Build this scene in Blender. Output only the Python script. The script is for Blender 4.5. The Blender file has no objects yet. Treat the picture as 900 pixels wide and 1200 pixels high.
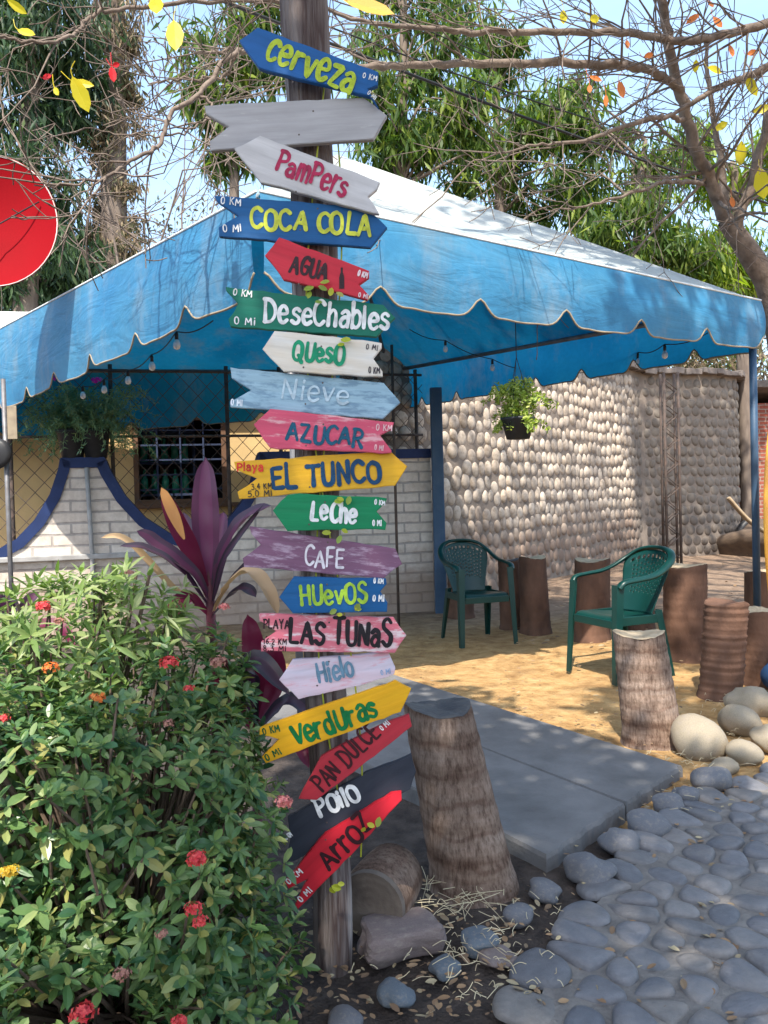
import bpy, bmesh, math, random
import numpy as np
from mathutils import Vector, Matrix

SC = bpy.context.scene
COL = SC.collection
rad = math.radians

# ------------------------------------------------------------------ camera, sky, sun, exposure
FPX, CX, CY, CAM_H = 930.0, 450.0, 600.0, 1.2
PITCH, ROLL = rad(-1.05), rad(1.5)
cF = Vector((0, math.cos(PITCH), math.sin(PITCH)))
u0 = Vector((0, -math.sin(PITCH), math.cos(PITCH)))
r0 = Vector((1, 0, 0))
cU = u0 * math.cos(ROLL) + r0 * math.sin(ROLL)
cR = r0 * math.cos(ROLL) - u0 * math.sin(ROLL)
CAM = Vector((0, 0, CAM_H))
cd = bpy.data.cameras.new('camera')
cam = bpy.data.objects.new('camera', cd)
COL.objects.link(cam)
m = Matrix.Identity(4)
for i in range(3):
    m[i][0], m[i][1], m[i][2], m[i][3] = cR[i], cU[i], -cF[i], CAM[i]
cam.matrix_world = m
cd.sensor_fit = 'VERTICAL'
cd.sensor_height = 36
cd.lens = FPX / 1200 * 36
cd.clip_start = 0.05
cd.clip_end = 600
SC.camera = cam

SUN_EL, SUN_AZ = rad(54), rad(-10)          # azimuth: from behind the camera, a little to the left
S = Vector((math.sin(SUN_AZ) * math.cos(SUN_EL), -math.cos(SUN_AZ) * math.cos(SUN_EL), math.sin(SUN_EL)))
w = bpy.data.worlds.new('World')
SC.world = w
w.use_nodes = True
nt = w.node_tree
sky = nt.nodes.new('ShaderNodeTexSky')
sky.sky_type = 'NISHITA'
sky.sun_disc = False
sky.sun_elevation = SUN_EL
sky.sun_rotation = rad(180) - SUN_AZ
sky.air_density = 1.0
sky.dust_density = 2.2
sky.ozone_density = 1.0
bg = nt.nodes['Background']
bg.inputs['Strength'].default_value = 0.15
wtc = nt.nodes.new('ShaderNodeTexCoord')
wmp = nt.nodes.new('ShaderNodeMapping'); wmp.inputs['Scale'].default_value = (1, 1, 3.2)
wnz = nt.nodes.new('ShaderNodeTexNoise'); wnz.inputs['Scale'].default_value = 2.3; wnz.inputs['Detail'].default_value = 7; wnz.inputs['Roughness'].default_value = .6
wrp = nt.nodes.new('ShaderNodeValToRGB')
wrp.color_ramp.elements[0].position = .3; wrp.color_ramp.elements[0].color = (.12, .12, .12, 1)
wrp.color_ramp.elements[1].position = .75; wrp.color_ramp.elements[1].color = (.42, .42, .42, 1)
wmx = nt.nodes.new('ShaderNodeMix'); wmx.data_type = 'RGBA'
wmx.inputs[7].default_value = (2.9, 4.3, 5.7, 1)      # uneven pale blue, mixed in to brighten the sky
nt.links.new(wtc.outputs['Generated'], wmp.inputs[0]); nt.links.new(wmp.outputs[0], wnz.inputs['Vector'])
nt.links.new(wnz.outputs[0], wrp.inputs[0]); nt.links.new(wrp.outputs[0], wmx.inputs[0])
nt.links.new(sky.outputs[0], wmx.inputs[6]); nt.links.new(wmx.outputs[2], bg.inputs['Color'])
ld = bpy.data.lights.new('sun', 'SUN')
ld.energy = 3.2
ld.angle = rad(0.5)
ld.color = (1.0, 0.93, 0.82)
sun = bpy.data.objects.new('sun', ld)
COL.objects.link(sun)
sun.rotation_euler = (-S).to_track_quat('-Z', 'Y').to_euler()
sun.location = S * 30
SC.view_settings.view_transform = 'Standard'
SC.view_settings.look = 'None'
SC.view_settings.exposure = 1.5
SC.view_settings.gamma = 1
SC.cycles.max_bounces = 8
SC.cycles.use_denoising = True


def P(px, py, y):
    """world point seen at photo pixel (px,py), at world depth y"""
    d = cF * FPX + cR * (px - CX) + cU * (CY - py)
    return CAM + d * (y / d.y)


def G(px, py, z=0.0):
    d = cF * FPX + cR * (px - CX) + cU * (CY - py)
    return CAM + d * ((z - CAM_H) / d.z)


# ------------------------------------------------------------------ mesh helpers
class MB:
    def __init__(s):
        s.v, s.f, s.mi, s.n = [], [], [], 0

    def add(s, v, f, mi=0):
        v = np.asarray(v, float).reshape(-1, 3)
        s.v.append(v)
        s.f.extend([tuple(int(i) + s.n for i in q) for q in f])
        s.mi.extend([mi] * len(f))
        s.n += len(v)
        return s

    def addq(s, v, f, mi=0):      # f numpy array of equal sized faces
        v = np.asarray(v, float).reshape(-1, 3)
        s.v.append(v)
        s.f.extend(map(tuple, (np.asarray(f) + s.n).tolist()))
        s.mi.extend([mi] * len(f))
        s.n += len(v)
        return s

    def box(s, c, d, rot=None, mi=0):
        c, d = np.array(c, float), np.array(d, float) / 2
        v = np.array([[x, y, z] for x in (-1, 1) for y in (-1, 1) for z in (-1, 1)], float) * d
        if rot is not None:
            v = v @ np.array(rot.to_3x3()).T
        return s.add(v + c, [(0, 1, 3, 2), (4, 6, 7, 5), (0, 4, 5, 1), (2, 3, 7, 6), (0, 2, 6, 4), (1, 5, 7, 3)], mi)

    def tube(s, pts, r, n=8, cap=True, mi=0, flat=None):
        pts = np.array([tuple(p) for p in pts], float)
        k = len(pts)
        r = np.full(k, r, float) if np.isscalar(r) else np.array(r, float)
        t = np.gradient(pts, axis=0)
        t /= np.linalg.norm(t, axis=1)[:, None] + 1e-12
        up = np.array([0, 0, 1.0]) if abs(t[0][2]) < .9 else np.array([1.0, 0, 0])
        a = np.cross(t[0], up); a /= np.linalg.norm(a)
        V = []
        ang = np.linspace(0, 2 * np.pi, n, endpoint=False)
        for i in range(k):
            a = a - t[i] * np.dot(a, t[i]); a /= np.linalg.norm(a) + 1e-12
            b = np.cross(t[i], a)
            V.append(pts[i] + r[i] * (np.cos(ang)[:, None] * a + np.sin(ang)[:, None] * b * (flat if flat else 1)))
        V = np.concatenate(V)
        F = [(i * n + j, i * n + (j + 1) % n, (i + 1) * n + (j + 1) % n, (i + 1) * n + j) for i in range(k - 1) for j in range(n)]
        if cap:
            F += [tuple(range(n))[::-1], tuple((k - 1) * n + j for j in range(n))]
        return s.add(V, F, mi)

    def lathe(s, prof, n=16, c=(0, 0, 0), cap=True, mi=0, M=None):
        prof = np.array(prof, float)
        ang = np.linspace(0, 2 * np.pi, n, endpoint=False)
        V = np.concatenate([np.stack([p[0] * np.cos(ang), p[0] * np.sin(ang), np.full(n, p[1])], 1) for p in prof])
        if M is not None:
            V = V @ np.array(M.to_3x3()).T
        k = len(prof)
        F = [(i * n + j, i * n + (j + 1) % n, (i + 1) * n + (j + 1) % n, (i + 1) * n + j) for i in range(k - 1) for j in range(n)]
        if cap:
            F += [tuple(range(n))[::-1], tuple((k - 1) * n + j for j in range(n))]
        return s.add(V + np.array(c), F, mi)

    def build(s, name, mat, parent=None, smooth=False, loc=None, recalc=False, solid=0, bevel=0):
        me = bpy.data.meshes.new(name)
        V = np.concatenate(s.v)
        me.from_pydata(V.tolist(), [], s.f)
        mats = mat if isinstance(mat, (list, tuple)) else [mat]
        for q in mats:
            me.materials.append(q)
        if len(mats) > 1:
            me.polygons.foreach_set('material_index', s.mi)
        if recalc:
            bm = bmesh.new(); bm.from_mesh(me)
            bmesh.ops.recalc_face_normals(bm, faces=bm.faces)
            bm.to_mesh(me); bm.free()
        if smooth:
            me.polygons.foreach_set('use_smooth', [True] * len(me.polygons))
        me.update()
        o = bpy.data.objects.new(name, me)
        COL.objects.link(o)
        if parent is not None:
            o.parent = parent
        if loc is not None:
            o.location = loc
        if solid:
            md = o.modifiers.new('thick', 'SOLIDIFY'); md.thickness = solid; md.offset = 0
        if bevel:
            md = o.modifiers.new('bevel', 'BEVEL'); md.width = bevel; md.segments = 2; md.limit_method = 'ANGLE'; md.angle_limit = rad(40)
        return o


def thing(name, label, cat, loc=(0, 0, 0), rz=0, group=None):
    o = bpy.data.objects.new(name, None)
    COL.objects.link(o)
    o.location = loc
    o.rotation_euler = (0, 0, rz)
    o.empty_display_size = .1
    return tag(o, label, cat, group)


def tag(o, label, cat, group=None, kind=None):
    o['label'] = label
    o['category'] = cat
    if group:
        o['group'] = group
    if kind:
        o['kind'] = kind
    return o


def struct(o, label=None):
    o['kind'] = 'structure'
    if label:
        o['label'] = label
    return o


def copy_thing(o, loc, rz, label):
    c = o.copy(); COL.objects.link(c)
    c.location = loc; c.rotation_euler = (0, 0, rz); c['label'] = label
    for ch in o.children:
        d = ch.copy(); COL.objects.link(d); d.parent = c
        for g in ch.children:
            e = g.copy(); COL.objects.link(e); e.parent = d
    return c


def smooth_path(pts, n=6, closed=False):
    pts = np.array([tuple(p) for p in pts], float)
    k = len(pts)
    out = []
    for i in range(k - 1):
        p0 = pts[max(i - 1, 0)]; p1 = pts[i]; p2 = pts[i + 1]; p3 = pts[min(i + 2, k - 1)]
        for t in np.linspace(0, 1, n, endpoint=False):
            out.append(.5 * ((2 * p1) + (-p0 + p2) * t + (2 * p0 - 5 * p1 + 4 * p2 - p3) * t * t + (-p0 + 3 * p1 - 3 * p2 + p3) * t ** 3))
    out.append(pts[-1])
    return np.array(out)


def sm_r(r, k):
    return np.interp(np.linspace(0, 1, k), np.linspace(0, 1, len(r)), r)


def unit(a):
    return a / (np.linalg.norm(a, axis=-1, keepdims=True) + 1e-12)


LEAF_SHAPES = {
    'diamond': ([(0, 0, 0), (.4, .5, .06), (1, 0, 0), (.4, -.5, .06)], [(0, 3, 2, 1)]),
    'lance': ([(0, 0, 0), (.28, .42, .1), (.62, .38, .1), (1, 0, 0), (.62, -.38, .1), (.28, -.42, .1), (.28, 0, 0), (.62, 0, 0)],
              [(0, 6, 1), (6, 7, 2, 1), (7, 3, 2), (0, 5, 6), (5, 4, 7, 6), (4, 3, 7)]),
    'oval': ([(0, 0, 0), (.2, .33, .05), (.5, .5, .08), (.8, .36, .05), (1, 0, 0), (.8, -.36, .05), (.5, -.5, .08), (.2, -.33, .05), (.5, 0, -.02)],
             [(0, 8, 2, 1), (8, 4, 3, 2), (0, 7, 6, 8), (8, 6, 5, 4)]),
}


def leaves(mb, pos, d, nrm, L, W, shape='diamond', droop=0.0, mi=0):
    """many leaf blades at once: pos,d,nrm (N,3); L,W (N,)"""
    T, F = LEAF_SHAPES[shape]
    T = np.array(T, float)
    pos, d, nrm = np.asarray(pos, float), unit(np.asarray(d, float)), np.asarray(nrm, float)
    side = unit(np.cross(d, nrm))
    up = np.cross(side, d)
    N, k = len(pos), len(T)
    L = np.broadcast_to(np.asarray(L, float), (N,))
    W = np.broadcast_to(np.asarray(W, float), (N,))
    V = (pos[:, None, :] + d[:, None, :] * (T[None, :, 0] * L[:, None])[..., None]
         + side[:, None, :] * (T[None, :, 1] * W[:, None])[..., None]
         + up[:, None, :] * (T[None, :, 2] * W[:, None])[..., None])
    if droop:
        V[..., 2] -= (T[None, :, 0] ** 2) * (L[:, None] * droop)
    off = (np.arange(N) * k)[:, None]
    base = mb.n
    mb.v.append(V.reshape(-1, 3))
    for f in F:
        q = (np.array(f)[None, :] + off + base)
        mb.f.extend(map(tuple, q.tolist()))
        mb.mi.extend([mi] * N)
    mb.n += N * k


# ------------------------------------------------------------------ materials
def newmat(name):
    mt = bpy.data.materials.new(name)
    mt.use_nodes = True
    return mt, mt.node_tree, mt.node_tree.nodes['Principled BSDF']


def noise(t, scale, detail=4, vec=None, rough=.55, stretch=None, coord='Object'):
    n = t.nodes.new('ShaderNodeTexNoise')
    n.inputs['Scale'].default_value = scale
    n.inputs['Detail'].default_value = detail
    n.inputs['Roughness'].default_value = rough
    tc = t.nodes.new('ShaderNodeTexCoord')
    mp = t.nodes.new('ShaderNodeMapping')
    if stretch:
        mp.inputs['Scale'].default_value = stretch
    t.links.new(tc.outputs[coord], mp.inputs[0])
    t.links.new(mp.outputs[0], n.inputs['Vector'])
    return n


def ramp(t, src, stops):
    r = t.nodes.new('ShaderNodeValToRGB')
    e = r.color_ramp.elements
    while len(e) > len(stops):
        e.remove(e[-1])
    while len(e) < len(stops):
        e.new(.5)
    for q, (p, c) in zip(e, stops):
        q.position = p
        q.color = (*c, 1) if len(c) == 3 else c
    t.links.new(src, r.inputs[0])
    return r


def mix(t, fac, a, b, mode='MIX'):
    n = t.nodes.new('ShaderNodeMix')
    n.data_type = 'RGBA'
    n.blend_type = mode
    for s_, v in ((n.inputs[0], fac), (n.inputs[6], a), (n.inputs[7], b)):
        if isinstance(v, bpy.types.NodeSocket):
            t.links.new(v, s_)
        else:
            s_.default_value = v if not isinstance(v, tuple) else ((*v, 1) if len(v) == 3 else v)
    return n.outputs[2]


def bump(t, bs, src, strength=.3, dist=.01):
    b = t.nodes.new('ShaderNodeBump')
    b.inputs['Strength'].default_value = strength
    b.inputs['Distance'].default_value = dist
    t.links.new(src, b.inputs['Height'])
    t.links.new(b.outputs[0], bs.inputs['Normal'])
    return b


def M(name, c1, c2=None, rough=.7, scale=6, lo=.35, hi=.65, stretch=None, bmp=.2, bscale=None, bdist=.01, metal=0, spec=.3, c3=None):
    mt, t, bs = newmat(name)
    c2 = c2 or tuple(x * .75 for x in c1)
    n1 = noise(t, scale, 5, stretch=stretch)
    stops = [(lo, c1), (hi, c2)]
    if c3:
        stops.append((min(.95, hi + .12), c3))
    r = ramp(t, n1.outputs[0], stops)
    t.links.new(r.outputs[0], bs.inputs['Base Color'])
    bs.inputs['Roughness'].default_value = rough
    bs.inputs['Metallic'].default_value = metal
    bs.inputs['Specular IOR Level'].default_value = spec
    if bmp:
        n2 = noise(t, bscale or scale * 5, 6, stretch=stretch)
        bump(t, bs, n2.outputs[0], bmp, bdist)
    return mt


def leafmat(name, cols, trans=.4, rough=.45, tcol=None):
    """cols: list of colours spread at random over single leaves"""
    mt, t, bs = newmat(name)
    g = t.nodes.new('ShaderNodeNewGeometry')
    st = [(i / max(1, len(cols) - 1), c) for i, c in enumerate(cols)]
    r = ramp(t, g.outputs['Random Per Island'], st)
    t.links.new(r.outputs[0], bs.inputs['Base Color'])
    bs.inputs['Roughness'].default_value = rough
    bs.inputs['Specular IOR Level'].default_value = .35
    tr = t.nodes.new('ShaderNodeBsdfTranslucent')
    tc = mix(t, 1.0, r.outputs[0], tcol or (1.0, 1.25, .45), 'MULTIPLY')
    t.links.new(tc, tr.inputs[0])
    ms = t.nodes.new('ShaderNodeMixShader')
    ms.inputs[0].default_value = trans
    t.links.new(bs.outputs[0], ms.inputs[1])
    t.links.new(tr.outputs[0], ms.inputs[2])
    t.links.new(ms.outputs[0], t.nodes['Material Output'].inputs[0])
    return mt


def paintmat(name, paint, wear, amount=.35, paint2=None, rough=.55, seed=0):
    """brush painted board, worn along the grain (local X)"""
    mt, t, bs = newmat(name)
    n0 = noise(t, 5, 4, stretch=(1, 1, 4))
    n0.inputs['Distortion'].default_value = .4
    base = ramp(t, n0.outputs[0], [(.3, paint), (.72, paint2 or tuple(x * .8 for x in paint))]).outputs[0]
    n1 = noise(t, 11, 9, rough=.68, stretch=(1, 1, 4.5))
    tcn = [q for q in t.nodes if q.type == 'MAPPING'][-1]
    tcn.inputs['Location'].default_value = (seed * 3.1, seed, seed * 1.7)
    a = .78 - amount * .5
    fac = ramp(t, n1.outputs[0], [(a - .03, (0, 0, 0)), (a + .06, (1, 1, 1))]).outputs[0]
    c = mix(t, fac, base, wear)
    n3 = noise(t, 60, 5, stretch=(.06, 1, 1))
    c = mix(t, .35, c, ramp(t, n3.outputs[0], [(.3, (.35, .35, .35)), (.7, (1, 1, 1))]).outputs[0], 'MULTIPLY')
    t.links.new(c, bs.inputs['Base Color'])
    bs.inputs['Roughness'].default_value = rough
    bs.inputs['Specular IOR Level'].default_value = .3
    bump(t, bs, n3.outputs[0], .35, .004)
    return mt


rng = np.random.default_rng(7)
random.seed(7)
# ------------------------------------------------------------------ ground, road, slab
MT_ground = None
def ground_material():
    mt, t, bs = newmat('earth')
    n1 = noise(t, 1.1, 6)
    n2 = noise(t, 9, 8, rough=.65)
    n3 = noise(t, 70, 4)
    n5 = noise(t, 2.6, 7, rough=.7)
    sand = ramp(t, n2.outputs[0], [(.3, (.27, .15, .06)), (.5, (.44, .27, .115)), (.72, (.56, .375, .18))]).outputs[0]
    sand = mix(t, ramp(t, n5.outputs[0], [(.5, (0, 0, 0)), (.68, (.6, .6, .6))]).outputs[0], sand, (.2, .115, .055))
    soil = ramp(t, n2.outputs[0], [(.3, (.032, .026, .024)), (.65, (.1, .08, .068))]).outputs[0]
    # dark garden soil lies round the planting bed on the left, dry sand elsewhere
    tc = t.nodes.new('ShaderNodeTexCoord')
    sp = t.nodes.new('ShaderNodeSeparateXYZ')
    t.links.new(tc.outputs['Object'], sp.inputs[0])
    m1 = t.nodes.new('ShaderNodeMath'); m1.operation = 'MULTIPLY_ADD'      # x + .45*(y) - k
    t.links.new(sp.outputs[1], m1.inputs[0]); m1.inputs[1].default_value = .55
    t.links.new(sp.outputs[0], m1.inputs[2])
    m2 = t.nodes.new('ShaderNodeMath'); m2.operation = 'MULTIPLY_ADD'
    t.links.new(n1.outputs[0], m2.inputs[0]); m2.inputs[1].default_value = .9
    t.links.new(m1.outputs[0], m2.inputs[2])
    mr = t.nodes.new('ShaderNodeMapRange')
    mr.inputs['From Min'].default_value = 2.55
    mr.inputs['From Max'].default_value = 2.95
    t.links.new(m2.outputs[0], mr.inputs[0])
    c = mix(t, mr.outputs[0], soil, sand)
    # trodden brown earth further back
    mr2 = t.nodes.new('ShaderNodeMapRange')
    m3 = t.nodes.new('ShaderNodeMath'); m3.operation = 'MULTIPLY_ADD'
    t.links.new(n1.outputs[0], m3.inputs[0]); m3.inputs[1].default_value = 1.4
    t.links.new(sp.outputs[1], m3.inputs[2])
    t.links.new(m3.outputs[0], mr2.inputs[0])
    mr2.inputs['From Min'].default_value = 7.0
    mr2.inputs['From Max'].default_value = 9.0
    c = mix(t, mr2.outputs[0], c, ramp(t, n2.outputs[0], [(.3, (.15, .1, .07)), (.7, (.3, .215, .15))]).outputs[0])
    t.links.new(c, bs.inputs['Base Color'])
    bs.inputs['Roughness'].default_value = .95
    bs.inputs['Specular IOR Level'].default_value = .15
    ad = t.nodes.new('ShaderNodeMath'); ad.operation = 'MULTIPLY_ADD'
    t.links.new(n3.outputs[0], ad.inputs[0]); ad.inputs[1].default_value = .35
    t.links.new(n2.outputs[0], ad.inputs[2])
    bump(t, bs, ad.outputs[0], .9, .045)
    return mt

MT_ground = ground_material()
gb = MB()
# one sheet: fine and uneven near the camera, coarse out to the horizon
xs = np.concatenate([[-400, -60, -15], np.arange(-6, 9.01, .09), [18, 60, 400]])
ys = np.concatenate([[-300, -40, -6], np.arange(.6, 15.01, .09), [24, 60, 400]])
X, Y = np.meshgrid(xs, ys)
def gz(x, y):
    z = .012 * np.sin(x * 3.1 + 1.3 * np.sin(y * 2.1)) * np.cos(y * 2.7 + x) + .006 * np.sin(x * 11.3 + y * 7.1) * np.sin(y * 12.1 - x * 3)
    return z * (np.abs(x) < 9) * (y > 0) * (y < 15.2)
Z = gz(X, Y) - .012
nx, ny = len(xs), len(ys)
idx = np.arange(nx * ny).reshape(ny, nx)
F = np.stack([idx[:-1, :-1], idx[:-1, 1:], idx[1:, 1:], idx[1:, :-1]], -1).reshape(-1, 4)
gb.addq(np.stack([X, Y, Z], -1), F)
struct(gb.build('ground', MT_ground, smooth=True), 'dry sandy earth yard')

# cobbled road: voronoi cells rounded into river stones set in mortar
def clip_cell(c, pts, R):
    poly = [c + R * np.array([math.cos(a), math.sin(a)]) for a in np.linspace(0, 2 * math.pi, 16, endpoint=False)]
    for q in pts:
        mid, n = (c + q) / 2, q - c
        if np.dot(n, n) > (2 * R) ** 2:
            continue
        out = []
        for i in range(len(poly)):
            a, b = poly[i], poly[(i + 1) % len(poly)]
            da, db = np.dot(a - mid, n), np.dot(b - mid, n)
            if da <= 0:
                out.append(a)
            if da * db < 0:
                out.append(a + (b - a) * da / (da - db))
        poly = out
        if len(poly) < 3:
            return None
    return np.array(poly)

def chaikin(p, k=2):
    for _ in range(k):
        a, b = p, np.roll(p, -1, axis=0)
        p = np.stack([a * .75 + b * .25, a * .25 + b * .75], 1).reshape(-1, 2)
    return p

edge_px = [(590, 1290), (628, 1195), (650, 1120), (690, 1072), (740, 1022), (800, 968), (850, 938), (905, 905), (960, 890)]
edge = np.array([[*G(a, b)][:2] for a, b in edge_px])
far_r = np.array([[2.6, 3.6], [4.5, 3.3], [5.5, .2], [.35, .2]])
road_poly = np.concatenate([edge, far_r])
def inside(pt, poly):
    x, y = pt; c = False
    for i in range(len(poly)):
        (x1, y1), (x2, y2) = poly[i], poly[i - 1]
        if (y1 > y) != (y2 > y) and x < (x2 - x1) * (y - y1) / (y2 - y1) + x1:
            c = not c
    return c
rb = MB()
rp = road_poly
rb.add(np.c_[rp, np.full(len(rp), .011)], [tuple(range(len(rp)))[::-1]])
MT_mortar = M('mortar', (.13, .118, .108), (.21, .19, .17), rough=.95, scale=14, bmp=.6, bscale=80)
def stonemat(name, cols, rough=.6):
    mt, t, bs = newmat(name)
    g = t.nodes.new('ShaderNodeNewGeometry')
    r = ramp(t, g.outputs['Random Per Island'], [(i / (len(cols) - 1), c) for i, c in enumerate(cols)])
    n1 = noise(t, 22, 8, rough=.65)
    c = mix(t, .55, r.outputs[0], ramp(t, n1.outputs[0], [(.3, (.5, .5, .52)), (.7, (1.25, 1.22, 1.2))]).outputs[0], 'MULTIPLY')
    n2 = noise(t, 4, 6)
    c = mix(t, ramp(t, n2.outputs[0], [(.52, (0, 0, 0)), (.7, (.55, .55, .55))]).outputs[0], c, (.3, .255, .21))
    t.links.new(c, bs.inputs['Base Color'])
    bs.inputs['Roughness'].default_value = rough
    n3 = noise(t, 55, 9, rough=.72)
    bump(t, bs, n3.outputs[0], .55, .012)
    return mt
MT_cob = stonemat('river_stone', [(.108, .11, .122), (.17, .168, .175), (.14, .14, .15), (.21, .198, .188), (.118, .122, .135), (.18, .165, .15)])
pr = np.random.default_rng(3)
pts = []
tries = 0
while tries < 30000:
    tries += 1
    q = np.array([pr.uniform(-1, 3.6), pr.uniform(.5, 3.9)])
    if not inside(q, road_poly):
        continue
    rr = .135 if pr.random() < .65 else .085
    if all((q[0] - p[0]) ** 2 + ((q[1] - p[1]) * 1.15) ** 2 > rr * rr for p in pts[-900:]):
        pts.append(q)
pts = np.array(pts)
def add_cobble(mb, poly, h, base, shrink):
    c = poly.mean(0)
    p = chaikin(c + (poly - c) * shrink, 2)
    n = len(p)
    rings = [(1.0, -.05), (.985, .25), (.94, .58), (.85, .83), (.62, .96), (.25, 1.0)]
    V = []
    for s_, z_ in rings:
        q = c + (p - c) * s_
        V.append(np.c_[q, np.full(n, base + h * z_)])
    V = np.concatenate(V)
    V[:, 2] += (V[:, 0] - c[0]) * pr.normal(0, .07) + (V[:, 1] - c[1]) * pr.normal(0, .07)
    F = [(i * n + j, i * n + (j + 1) % n, (i + 1) * n + (j + 1) % n, (i + 1) * n + j) for i in range(len(rings) - 1) for j in range(n)]
    F.append(tuple((len(rings) - 1) * n + j for j in range(n)))
    mb.add(V, F, 1)
for i, q in enumerate(pts):
    near = pts[(np.abs(pts[:, 0] - q[0]) < .35) & (np.abs(pts[:, 1] - q[1]) < .35)]
    near = np.array([k for k in near if not np.allclose(k, q)])
    poly = clip_cell(q, near, .125)
    if poly is None or len(poly) < 3:
        continue
    add_cobble(rb, poly, pr.uniform(.016, .028), .002, pr.uniform(.82, .94))
struct(rb.build('cobbled_road', [MT_mortar, MT_cob], smooth=True), 'cobbled road of grey river stones')

# concrete slab path in two bays
MT_conc = M('concrete', (.165, .16, .158), (.105, .102, .1), rough=.9, scale=5, lo=.35, hi=.7, bmp=.35, bscale=90, c3=(.072, .07, .068))
SH = .05
sA, sB = G(640, 1002, SH), G(800, 897, SH)
e1 = (G(559, 825, SH) - sB); e2 = (G(500, 926, SH) - sA)
ux = (sB - sA); Lw = ux.length
back = (e1.normalized() + e2.normalized()).normalized()
mid0 = G(734, 941, SH)
tmid = (mid0 - sA).dot(ux.normalized()) / Lw
sb = MB()
def slab(a, b, length, gap):
    a = a.copy(); b = b.copy()
    n = 26
    V, top, bot = [], [], []
    # uneven front edge so the slab reads as broken concrete
    row = []
    for i in range(n + 1):
        p = a.lerp(b, i / n)
        row.append(p + back * (pr.normal(0, .004) if 0 < i < n else 0))
    loop = row + [b + back * length, a + back * length]
    m_ = len(loop)
    V = [(*p.xy, SH + pr.normal(0, .0008)) for p in loop] + [(p.x, p.y, SH - .014) for p in loop] + [(p.x, p.y, -.03) for p in loop]
    c = sum(loop, Vector()) / m_
    for i in range(m_):
        d = Vector((V[i][0] - c.x, V[i][1] - c.y)); k = 1 - .007 / max(d.length, .01)
        V[i] = (c.x + d.x * k, c.y + d.y * k, V[i][2])
    F = [tuple(range(m_))]
    for r_ in range(2):
        for i in range(m_):
            F.append((r_ * m_ + i, (r_ + 1) * m_ + i, (r_ + 1) * m_ + (i + 1) % m_, r_ * m_ + (i + 1) % m_))
    sb.add(V, F)
g_ = ux.normalized() * .004
pm = sA.lerp(sB, tmid)
slab(sA, pm - g_, 2.6, 0)
slab(pm + g_, sB, 2.6, 0)
struct(sb.build('concrete_path', MT_conc, recalc=True), 'grey concrete slab path in two bays')

# ------------------------------------------------------------------ loose stones
def rock(name, c, r, seed, mat, label, group, cat='stone', flat=.75, sub=3, square=0, rz=None):
    rr = np.random.default_rng(seed)
    bm = bmesh.new()
    bmesh.ops.create_icosphere(bm, subdivisions=sub, radius=1)
    k = rr.normal(0, 1, (5, 3)); ph = rr.uniform(0, 6, 5)
    for v in bm.verts:
        p = np.array(v.co)
        d = 1 + sum(.07 * math.sin(np.dot(k[i], p) * 2.2 + ph[i]) for i in range(5)) + .02 * math.sin(4.2 * p[1] - 3.7 * p[2] + ph[0]) * math.sin(3.9 * p[0] + ph[1]) + .014 * math.sin(9 * p[0] + 7 * p[1] + 11 * p[2])
        if square:
            e = 2.0 + square
            d *= (np.sum(np.abs(p) ** e)) ** (-1 / e)
        v.co = Vector(p * d)
    me = bpy.data.meshes.new(name)
    bm.to_mesh(me); bm.free()
    me.materials.append(mat)
    me.polygons.foreach_set('use_smooth', [square < 6] * len(me.polygons))
    o = bpy.data.objects.new(name, me); COL.objects.link(o)
    o.scale = (r[0], r[1], r[2]) if not np.isscalar(r) else (r, r, r * flat)
    o.rotation_euler = (0, 0, rz if rz is not None else rr.uniform(0, 6))
    o.location = c
    return tag(o, label, cat, group)

MT_boulder = stonemat('pale_boulder', [(.3, .25, .17), (.34, .285, .2), (.27, .23, .175)], .75)
MT_edge = stonemat('edge_stone', [(.12, .127, .145), (.17, .172, .185)], .7)
MT_red = stonemat('reddish_block', [(.2, .15, .14), (.24, .19, .17)], .8)
MT_blue = stonemat('bluish_stone', [(.11, .14, .17), (.14, .17, .2)], .7)
def gstone(name, px, py, wpx, seed, mat, label, group, flat=.72, cat='stone', **k):
    g = G(px, py)
    r = wpx * g.y / FPX / 2
    return rock(name, (g.x, g.y + r * .3, r * flat * .62), (r, r * .9, r * flat), seed, mat, label, group, cat, **k)
BG = 'pale boulders beside the path'
gstone('boulder', 825, 884, 62, 1, MT_boulder, 'large round pale boulder right of the end of the concrete slab', BG, .8)
gstone('boulder', 869, 860, 50, 2, MT_boulder, 'round tan boulder behind the largest boulder, right of the leaning log stump', BG, .75)
gstone('boulder', 884, 838, 54, 3, MT_boulder, 'grey boulder furthest back, in front of the tilted ridged stump', BG, .7)
gstone('boulder', 875, 894, 44, 4, MT_boulder, 'small rough grey boulder in front of the tan ones', BG, .72)
gstone('boulder', 851, 906, 34, 5, MT_boulder, 'smallest pale stone at the foot of the large round boulder', BG, .6)
gstone('boulder', 905, 880, 46, 6, MT_boulder, 'pale boulder cut by the right edge of the photo', BG, .75)
EGp = 'grey stones lining the slab'
for i, (a, b, c, lab) in enumerate([
        (606, 1082, 40, 'small grey edging stone at the foot of the near palm stump'),
        (640, 1055, 42, 'speckled round edging stone below the corner of the slab'),
        (693, 1034, 60, 'largest grey edging stone beside the slab front'),
        (731, 998, 48, 'round grey edging stone next to the slab, second largest'),
        (762, 978, 50, 'tall grey edging stone by the middle of the slab edge'),
        (783, 950, 38, 'bluish edging stone near the right end of the slab'),
        (806, 940, 34, 'low dull edging stone at the right end of the slab'),
        (838, 925, 50, 'flat grey edging stone between the slab and the boulders')]):
    gstone('edging_stone', a, b, c, 20 + i, MT_edge, lab, EGp, .6)
g = G(470, 1124)
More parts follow.
